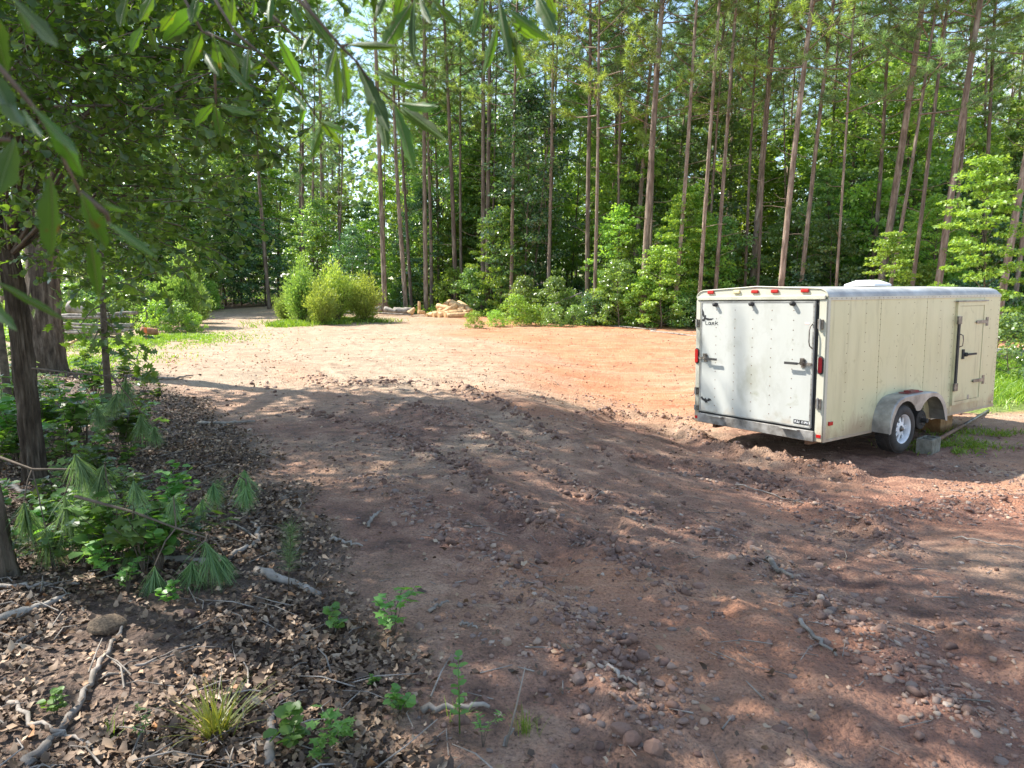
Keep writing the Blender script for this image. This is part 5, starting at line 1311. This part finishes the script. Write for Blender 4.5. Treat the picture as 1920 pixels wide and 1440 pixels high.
# floor and front
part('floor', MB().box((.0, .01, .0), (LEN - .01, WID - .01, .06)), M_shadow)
part('front_panel', MB().box((LEN - .006, .004, .0), (LEN + .02, WID - .004, HT)), M_side)
def panel_outline(x0, x1):
    F0, F1, FH = 1.37, 2.56, .385
    pts = [(x0, 0)]
    if x0 < F0 < x1: pts += [(F0, 0), (F0, FH)] + ([(F1, FH), (F1, 0)] if x1 > F1 else [(x1, FH)])
    elif F0 <= x0 < F1:
        pts = [(x0, FH)] + ([(F1, FH), (F1, 0)] if x1 > F1 else [(x1, FH)])
    if not (pts[-1][0] == x1): pts.append((x1, 0))
    pts += [(x1, HT), (x0, HT)]; return pts
xs_ = [.012, 1.248, 2.495, 3.36, 4.30, LEN - .004]
for x0, x1 in zip(xs_[:-1], xs_[1:]):
    x0 += .004; x1 -= .004
    if abs(x0 - 3.364) < .01: outl = [(x0, 0), (x1, 0), (x1, HT), (x0, HT)]
    else: outl = panel_outline(x0, x1)
    part('side_panel', MB().prism(outl, 1, 0, .02), M_side)
    part('side_panel', MB().prism([(x0, 0), (x1, 0), (x1, HT), (x0, HT)], 1, WID - .02, WID), M_side)
# rivets on side
g = MB()
for x, n_ in [(.06, 26), (.462, 14), (.889, 14), (1.24, 24), (1.702, 12), (2.129, 12), (2.487, 22), (2.9, 14), (3.30, 18), (4.56, 12), (4.84, 22)]:
    for k in range(n_):
        z = .10 + 1.64 * k / (n_ - 1)
        if 1.1 < x < 2.85 and z < .52: continue
        g.lathe([(.0065, 0), (.005, -.003), (.0, -.004)], (x, -.0, z), 1, 6)
for k in range(44): g.lathe([(.006, 0), (.005, -.003), (0, -.004)], (.06 + k * .11, -.0125, 1.815), 1, 6)
part('rivets', g, M_rust)
part('bottom_rail', MB().box((.0, -.008, -.012), (1.15, .0, .022)), M_trimw); part('bottom_rail', MB().box((2.78, -.008, -.012), (LEN + .01, .0, .022)), M_trimw)
part('top_rail', MB().box((.0, -.012, HT - .006), (LEN + .01, .01, HT + .035)), M_trimw)
# roof with rounded coves
def roof_prof(r_=.15, top=HT + .165, inset=0, drop=0):
    pts = []
    for k in range(9):
        a = math.pi - k * math.pi / 16; pts.append((r_ + r_ * math.cos(a) - .006 + inset, HT + .035 + (top - HT - .055) * math.sin(a) - drop))
    pts.append((WID * .5, top + .02 - drop))
    for k in range(9):
        a = math.pi / 2 - k * math.pi / 16; pts.append((WID - r_ + r_ * math.cos(a) + .006 - inset, HT + .035 + (top - HT - .055) * math.sin(a) - drop))
    return pts
secs = [(0.0, 0, 0), (LEN - .14, 0, 0), (LEN - .06, 0, .012), (LEN - .01, .01, .05), (LEN + .015, .03, .12)]
vs, fs = [], []
for x, ins, dr in secs:
    pr_f = roof_prof(); n = len(pr_f)
    for (y, z) in pr_f: vs.append((x, y, max(HT + .034, z - dr * (1 if z > HT + .06 else .3))))
for i in range(len(secs) - 1):
    for k in range(n - 1): fs.append((i * n + k, i * n + k + 1, (i + 1) * n + k + 1, (i + 1) * n + k))
fs.append(tuple(range((len(secs) - 1) * n, len(secs) * n)))
g = MB(); g.add(vs, fs); part('roof', g, M_roof, smooth=True)
g = MB(); g.add([(-.004, y, z) for y, z in roof_prof()] + [(.02, y, z) for y, z in roof_prof()], [tuple(range(n)), tuple(range(2 * n - 1, n - 1, -1))])
header = part('rear_header', g, M_trimw)
part('header_lip', MB().box((-.035, .02, HT + .005), (-.0045, WID - .02, HT + .06)), M_trimw, bevel=.008)
# header trim that follows the roof edge
g = MB(); g.tube([(-.008, y, z) for y, z in roof_prof()], .009, 6); part('roof_edge_trim', g, M_trimw, smooth=True)
# lights on header
for y, m_, lb_ in [(1.826, M_red, None), (1.369, M_amb, 'faded amber marker light'), (1.069, M_red, None), (.757, M_red, None), (.313, M_red, None)]:
    o = part('marker_light', MB().box((-.03, y - .055, 1.895), (-.004, y + .055, 1.94)), m_, bevel=.01, label=lb_)
# rear posts, bumper
part('rear_post', MB().box((-.02, .0, -.005), (-.0, .10, HT + .005)), M_trimw, bevel=.004)
part('rear_post', MB().box((-.02, WID - .075, -.005), (-.0, WID, HT + .005)), M_trimw, bevel=.004)
part('corner_trim', MB().box((-.006, -.014, -.008), (.045, -.0005, HT)), M_trimw, bevel=.002)
part('door_seal', MB().box((-.012, .102, .142), (-.0, .142, HT)).box((-.012, 1.97, .14), (-.0, 2.006, HT)).box((-.012, .142, HT - .04), (-.0, 1.97, HT + .003)).box((-.012, .142, .13), (-.0, 1.97, .16)), M_black)
part('rear_bumper', MB().box((-.045, .102, -.01), (-.0, WID - .076, .128)), M_alud, bevel=.006)
for y in (1.66, .43): part('step_plate', MB().box((-.10, y - .13, .112), (-.046, y + .13, .124)), M_alu, bevel=.002)
# rear ramp door
door = part('rear_door', MB().box((-.045, .146, .163), (-.0125, 1.968, HT - .018)), M_rear, bevel=.004)
g = MB()
for (a, b_) in [((-.05, .143, .158), (-.046, .165, HT - .012)), ((-.05, 1.952, .158), (-.046, 1.972, HT - .012)), ((-.05, .165, HT - .03), (-.046, 1.952, HT - .012)), ((-.05, .165, .158), (-.046, 1.952, .175))]: g.box(a, b_)
part('door_edge_trim', g, M_alu, door)
g = MB()
for y in (1.69, 1.363, 1.065, .766, .44):
    for k in range(12): g.lathe([(.0075, 0), (.006, -.003), (0, -.004)], (-.045, y, .27 + k * .127), 0, 6)
for k in range(24): g.lathe([(.005, 0), (.004, -.003), (0, -.004)], (-.0502, .153, .2 + k * .066), 0, 6)
part('rivets', g, M_rust, door)
for y, z in ((1.70, 1.745), (1.081, 1.752), (.45, 1.757)):
    part('rubber_bumper', MB().lathe([(0, -.055), (.026, -.055), (.03, -.045), (.03, -.012), (.034, 0)], (-.045, y, z), 0, 16), M_black, door, smooth=True)
def latch(y, z, sgn):
    pl = part('latch', MB().box((-.056, y - .03, z - .055), (-.0505, y + .03, z + .055)), M_steel, door)
    part('latch_hub', MB().lathe([(0, -.05), (.024, -.05), (.026, -.02), (.026, 0)], (-.056, y, z + .01), 0, 12).box((-.10, y - .018, z - .02), (-.056, y + .018, z + .07)), M_steel, pl, smooth=False)
    part('latch_handle', MB().tube([(-.095, y, z), (-.10, y + sgn * .12, z - .004)], .009, 8).box((-.110, min(y + sgn * .05, y + sgn * .24), z - .019), (-.096, max(y + sgn * .05, y + sgn * .24), z + .013)), M_black, pl)
    part('latch_rod', MB().box((-.07, min(y, y - sgn * .12), z - .016), (-.057, max(y, y - sgn * .12), z + .016)), M_steel, pl)
latch(1.862, .958, -1); latch(.274, .99, 1)
part('grab_handle', MB().tube([(-.05, .165, 1.50), (-.085, .172, 1.47), (-.095, .178, 1.42), (-.095, .178, 1.27), (-.085, .172, 1.22), (-.05, .162, 1.19)], .008, 8), M_steel, door, smooth=True)
for y, z, h in ((.068, 1.497, .12), (.055, .491, .13), (2.05, 1.469, .11), (2.045, .455, .10), (2.045, .20, .07)):
    hg = part('hinge', MB().box((-.045, y - .035, z - h / 2), (-.021, y + .035, z + h / 2)), M_steel, bevel=.004)
    part('hinge_pin', MB().tube([(-.05, y, z - h * .6), (-.05, y, z + h * .6)], .011, 8), M_alu, hg)
def stad(x0, x1, y, z, w_, h, n_=10):
    pts = []
    for k in range(n_ + 1): a = math.pi * k / n_; pts.append((y + w_ / 2 * math.cos(a), z + h / 2 - w_ / 2 + w_ / 2 * math.sin(a)))
    for k in range(n_ + 1): a = math.pi + math.pi * k / n_; pts.append((y + w_ / 2 * math.cos(a), z - h / 2 + w_ / 2 + w_ / 2 * math.sin(a)))
    return MB().prism(pts, 0, x0, x1)
for y, m_ in ((.048, M_redd), (2.052, M_red)):
    tl = part('tail_light_housing', stad(-.03, -.0205, y, .98, .074, .235), M_black); part('tail_light', stad(-.042, -.0305, y, .98, .056, .205), m_, tl, bevel=.003)
for y, z in ((.042, .07), (2.04, .055)): part('reflector', MB().box((-.026, y - .03, z - .02), (-.0205, y + .03, z + .02)), M_red)
part('side_marker', MB().box((.11, -.02, .198), (.20, -.0005, .248)), M_red, bevel=.005)
part('side_marker', MB().box((4.77, -.02, .055), (4.83, -.0005, .085)), M_amb, bevel=.004, label='small amber marker light at the front corner')
# printed logo: bird and word
def strokes(lst, w_, x=-.0462):
    g = MB()
    for pl in lst:
        for (a, b_) in zip(pl[:-1], pl[1:]):
            a = np.array(a); b_ = np.array(b_); d = b_ - a; d = d / np.linalg.norm(d); n_ = np.array((-d[1], d[0])) * w_ / 2
            q = [a - n_ - d * w_ * .4, b_ - n_ + d * w_ * .4, b_ + n_ + d * w_ * .4, a + n_ - d * w_ * .4]
            g.add([(x, p[0], p[1]) for p in q], [(0, 1, 2, 3)]).add([(x - .0008, p[0], p[1]) for p in q], [(3, 2, 1, 0)])
    return g
def L2(px_, py_): return (1.972 - (px_ - 122) / 421, 1.694 - (py_ - 285) / 545)   # image zoom px to door yz
wing1 = [L2(*p) for p in ((128, 285), (143, 315), (150, 350), (143, 362), (130, 340), (125, 310))]
wing2 = [L2(*p) for p in ((160, 362), (188, 368), (222, 366), (205, 380), (175, 384), (158, 376))]
body_ = [L2(*p) for p in ((153, 340), (162, 345), (158, 372), (150, 392), (140, 392), (122, 378), (140, 374), (148, 358))]
g = MB()
for w_ in (wing1, wing2, body_): g.prism(w_, 0, -.0475, -.0455)
part('bird_emblem', g, M_print, door)
def LL(pts): return [L2(*p) for p in pts]
word = [LL([(160, 388), (159, 405), (161, 418), (177, 418)]),                                   # l with foot
        LL([(184, 399), (182, 412), (186, 418), (194, 416), (200, 399)]), LL([(184, 399), (200, 399), (201, 418), (204, 418)]),   # a
        LL([(211, 399), (210, 418)]), LL([(211, 399), (221, 398), (223, 404), (219, 409), (212, 409)]), LL([(216, 409), (226, 419)]),   # r
        LL([(236, 388), (233, 418)]), LL([(251, 396), (236, 408)]), LL([(240, 406), (254, 417)])]     # k
part('lettering', strokes(word, .0085), M_print, door)
em = [(1.946, .37), (1.92, .385), (1.90, .36), (1.875, .35), (1.86, .372), (1.845, .35), (1.82, .345), (1.80, .37), (1.765, .362), (1.745, .338), (1.775, .335), (1.79, .318), (1.815, .322), (1.82, .295), (1.84, .30), (1.855, .29), (1.87, .31), (1.90, .325), (1.93, .335)]
part('winged_emblem', MB().prism(em, 0, -.0475, -.0455), M_print, door)
pl = part('name_plate', MB().box((-.0495, .15, .196), (-.0455, .385, .25)), M_print, door)
g = MB(); rd = random.Random(4); y = .375
while y > .165:
    w_ = rd.uniform(.010, .018)
    if rd.random() < .85:
        g.box((-.0503, y - w_, .208), (-.0497, y - w_ * .55, .24)); g.box((-.0503, y - w_ * .5, .208 + rd.choice((0, .012, .024))), (-.0497, y, .216 + rd.choice((0, .012, .024))))
    y -= w_ + .007
part('plate_lettering', g, M_white, pl)
part('warning_sticker', MB().box((-.0475, .21, 1.49), (-.0455, .275, 1.515)), solid('faded sticker', (.62, .45, .38), (.75, .7, .62), .6, 40), door)
# side door
sd = part('side_door', MB().box((3.44, -.022, .20), (4.26, -.002, 1.665)), M_side, bevel=.004)
part('door_frame', MB().box((3.375, -.03, .145), (3.437, -.0005, 1.73)).box((4.263, -.03, .145), (4.325, -.0005, 1.73)).box((3.437, -.03, 1.668), (4.263, -.0005, 1.73)).box((3.437, -.03, .145), (4.263, -.0005, .197)), M_side, sd)
part('drip_rail', MB().box((3.34, -.05, 1.732), (4.35, -.0005, 1.75)), M_alud, sd)
part('lock_bar', MB().box((3.385, -.055, .42), (3.435, -.0305, 1.50)), M_black, sd)
for z in (1.455, .43):
    part('bar_bracket', MB().box((3.355, -.06, z - .06), (3.465, -.031, z + .06)), M_steel, sd, bevel=.003)
for z in (1.41, .478):
    part('strap_hinge', MB().prism([(3.99, z), (4.03, z + .022), (4.33, z + .026), (4.33, z + .07), (4.40, z + .07), (4.40, z - .07), (4.33, z - .07), (4.33, z - .026), (4.03, z - .022)], 1, -.042, -.0305), M_steel, sd)
part('grab_handle', MB().tube([(3.50, -.023, 1.24), (3.52, -.06, 1.22), (3.53, -.065, 1.15), (3.52, -.06, 1.06), (3.50, -.023, 1.04)], .008, 8), M_steel, sd, smooth=True)
part('latch', MB().lathe([(0, -.05), (.03, -.05), (.034, 0)], (3.67, -.024, .92), 1, 12).box((3.60, -.04, .85), (3.66, -.0225, 1.0)).box((3.67, -.088, .905), (3.96, -.066, .935)), M_black, sd)
part('lock_plate', MB().box((3.88, -.028, .20), (3.93, -.0225, .27)), M_alu, sd)
# fender
outer = [(1.155, .0), (1.165, .13), (1.20, .26), (1.27, .37), (1.38, .445), (1.52, .478), (1.75, .486), (2.0, .486), (2.25, .48), (2.42, .462), (2.56, .40), (2.66, .30), (2.73, .17), (2.76, .02)]
inner = []
for k in range(9): a = math.pi - k * math.pi / 8 * .80; inner.append((1.555 + .36 * math.cos(a), -.0 + .415 * math.sin(a)))
for k in range(9): a = math.pi * .80 - k * math.pi / 8 * .80; inner.append((2.28 + .40 * math.cos(a), -.0 + .415 * math.sin(a)))
inner[0] = (1.195, .0); inner[-1] = (2.70, .02)
def resample(pts, n_):
    P_ = np.array(pts); s = np.r_[0, np.cumsum(np.hypot(*np.diff(P_, axis=0).T))]; t = np.linspace(0, s[-1], n_)
    return np.stack([np.interp(t, s, P_[:, 0]), np.interp(t, s, P_[:, 1])], -1)
Ko = 44
oi_ = resample(outer, Ko)
# match inner samples by x
inx = np.interp(np.linspace(0, 1, Ko), np.linspace(0, 1, len(inner)), [p[0] for p in inner]); inz = np.interp(np.linspace(0, 1, Ko), np.linspace(0, 1, len(inner)), [p[1] for p in inner])
vs = []
for k in range(Ko):
    ox, oz = oi_[k]; ix, iz = inx[k], min(inz[k], oz - .03 if oz > .1 else inz[k])
    vs += [(ox, 0, oz), (ox, -.235, oz), (ox * .98 + ix * .02, -.25, oz - .012), (ix, -.25, iz), (ix, -.238, iz)]
fs = []
for k in range(Ko - 1):
    for j in range(4): a = k * 5 + j; fs.append((a, a + 1, a + 6, a + 5))
g = MB(); g.add(vs, fs); fo = part('fender', g, M_alu, smooth=False)
so_ = fo.modifiers.new('thickness', 'SOLIDIFY'); so_.thickness = .006
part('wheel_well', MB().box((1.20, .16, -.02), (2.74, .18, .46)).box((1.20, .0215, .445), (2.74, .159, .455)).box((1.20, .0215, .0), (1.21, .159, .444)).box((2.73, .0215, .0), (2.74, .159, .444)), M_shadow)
part('red_step_pad', MB().box((1.72, -.19, .487), (2.12, -.05, .497)).box((1.80, -.18, .497), (2.02, -.08, .52)), solid('weathered red pad', (.25, .03, .03), (.12, .06, .05), .6, 12))
# wheel
WC = (1.55, -.02, .022)
wheel = empty('wheel', (WC[0], WC[1], WC[2])); wheel.parent = tr
tp_ = [(.20, -.205), (.215, -.218), (.262, -.222), (.300, -.212), (.318, -.196), (.327, -.170), (.330, -.12), (.330, -.08), (.327, -.03), (.318, -.004), (.30, .012), (.25, .02), (.20, .005)]
ty = part('tyre', MB().lathe(tp_, (0, 0, 0), 1, 56), M_tyre, wheel, smooth=True)
g = MB()
for k in range(64):
    a = 2 * math.pi * k / 64; Mx = Matrix.Rotation(a, 4, 'Y')
    for y0 in (-.185, -.13, -.075, -.03): g.box((.325, y0, -.011), (.3355, y0 + .035, .011), Mx)
part('tread_blocks', g, M_tyre, ty)
rim = part('rim', MB().lathe([(.20, -.20), (.205, -.208), (.198, -.205), (.188, -.18), (.182, -.12), (.184, -.04), (.186, 0)], (0, 0, 0), 1, 48), M_rim, wheel, smooth=True)
g = MB()
for k in range(8):
    a = 2 * math.pi * k / 8; ca, sa = math.cos(a), math.sin(a)
    def q(r_, t, y): return (r_ * ca - t * sa, y, r_ * sa + t * ca)
    g.add([q(.075, -.02, -.17), q(.185, -.026, -.14), q(.185, .026, -.14), q(.075, .02, -.17), q(.075, -.02, -.155), q(.185, -.026, -.125), q(.185, .026, -.125), q(.075, .02, -.155)],
          [(0, 1, 2, 3), (7, 6, 5, 4), (0, 4, 5, 1), (3, 2, 6, 7), (1, 5, 6, 2), (0, 3, 7, 4)])
g.lathe([(.045, -.178), (.088, -.170), (.088, -.150)], (0, 0, 0), 1, 32)
part('spokes', g, M_rim, rim)
part('hub', MB().lathe([(0, -.20), (.030, -.20), (.036, -.185), (.046, -.16)], (0, 0, 0), 1, 20), M_steel, wheel, smooth=True)
part('brake_drum', MB().lathe([(.0, -.10), (.14, -.10), (.14, -.02)], (0, 0, 0), 1, 30), M_shadow, wheel)
# bare front hub
hub = part('bare_hub', MB().lathe([(0, -.13), (.128, -.13), (.14, -.12), (.14, .02), (.11, .03)], (2.25, .0, .06), 1, 32).lathe([(0, -.21), (.032, -.21), (.038, -.13)], (2.25, .0, .06), 1, 16), M_shadow, label='bare brake drum hub with its wheel removed')
g = MB()
for k in range(5): a = k * 1.2566; g.tube([(2.25 + .075 * math.cos(a), -.13, .06 + .075 * math.sin(a)), (2.25 + .075 * math.cos(a), -.17, .06 + .075 * math.sin(a))], .007, 6)
part('wheel_studs', g, M_steel, hub)
part('axle', MB().tube([(1.55, .02, .02), (1.55, WID - .02, .02)], .03, 8).tube([(2.25, .02, .04), (2.25, WID - .02, .04)], .03, 8).box((.1, .25, -.09), (4.7, .31, -.001)).box((.1, WID - .31, -.09), (4.7, WID - .25, -.001)), M_rust)
w2 = empty('wheel', (1.55, WID + .02, .022)); w2.parent = tr; w2.rotation_euler = (0, 0, math.pi)
for c_ in list(wheel.children):
    d_ = c_.copy(); COL.objects.link(d_); d_.parent = w2
    for c2 in c_.children: d2 = c2.copy(); COL.objects.link(d2); d2.parent = d_
g = MB(); g.tube([(LEN, .3, -.04), (LEN + 1.2, WID / 2 - .05, -.04)], .04, 8).tube([(LEN, WID - .3, -.04), (LEN + 1.2, WID / 2 + .05, -.04)], .04, 8).tube([(LEN + 1.0, WID / 2, .35), (LEN + 1.0, WID / 2, -.42)], .03, 8)
part('tongue', g, M_rust)
# roof vent
dv = TM.inverted() @ ray(1627, 530); ov = TM.inverted() @ (Vector((0, 0, CAMZ)) - TO); tt = (.80 - ov.y) / dv.y; vp = ov + dv * tt
vx = vp.x
vt = part('roof_vent', MB().add([(vx - .24, .56, HT + .18), (vx + .24, .56, HT + .18), (vx + .24, 1.04, HT + .18), (vx - .24, 1.04, HT + .18), (vx - .24, .56, HT + .215), (vx + .24, .56, HT + .215), (vx + .24, 1.04, HT + .215), (vx - .24, 1.04, HT + .215),
      (vx - .12, .68, HT + .275), (vx + .12, .68, HT + .275), (vx + .12, .92, HT + .275), (vx - .12, .92, HT + .275)],
      [(0, 1, 5, 4), (1, 2, 6, 5), (2, 3, 7, 6), (3, 0, 4, 7), (4, 5, 9, 8), (5, 6, 10, 9), (6, 7, 11, 10), (7, 4, 8, 11), (8, 9, 10, 11), (0, 3, 2, 1)]), M_white, bevel=.012)
# things round the trailer
def tw(x, y, z): return TO + TM @ Vector((x, y, z))
p = tw(2.12, -.30, 0)
cb = empty('concrete_block', (p.x, p.y, gz(p.x, p.y)), 'grey concrete block on the ground beside the trailer wheel', 'block'); cb.rotation_euler = (0, 0, TYAW + .15)
link('shell', MB().box((-.17, -.1, -.02), (.2, .1, .0)).box((-.17, -.1, 0), (.2, -.07, .20)).box((-.17, .07, 0), (.2, .1, .20)).box((-.17, -.07, 0), (-.14, .07, .20)).box((.17, -.07, 0), (.2, .07, .20)).box((-.01, -.07, 0), (.03, .07, .20)).mesh('shell'), solid('mossy concrete', (.12, .11, .08), (.26, .24, .19), .9, 9, .5), cb)
p = tw(4.0, .45, 0)
o = link('timber_block', MB().box((-.2, -.15, -.02), (.2, .15, .33)).mesh('timber_block'), solid('brown timber', (.22, .11, .04), (.42, .24, .10), .8, 8, .3), None, (p.x, p.y, gz(p.x, p.y)), bevel=.01)
o.rotation_euler.z = TYAW; tag(o, 'brown timber block set under the front half of the trailer', 'block')
a = tw(2.0, -.36, 0); a.z = gz(a.x, a.y) + .12; b_ = gh(1853, 772); b_.z += .025; m_ = a.lerp(b_, .5)
e = empty('steel_pipe', a, 'long steel pipe lying from the bare hub out past the trailer', 'pipe')
g = MB(); g.tube([(0, 0, 0), (m_ - a)], .028, 10); link('dark_section', g.mesh('dark_section', True), M_rust, e)
g = MB(); g.tube([(m_ - a) * 1.0, (b_ - a)], .021, 10); link('bright_section', g.mesh('bright_section', True), M_steel, e)
print('verts', sum(len(m.vertices) for m in bpy.data.meshes), 'polys', sum(len(m.polygons) for m in bpy.data.meshes))
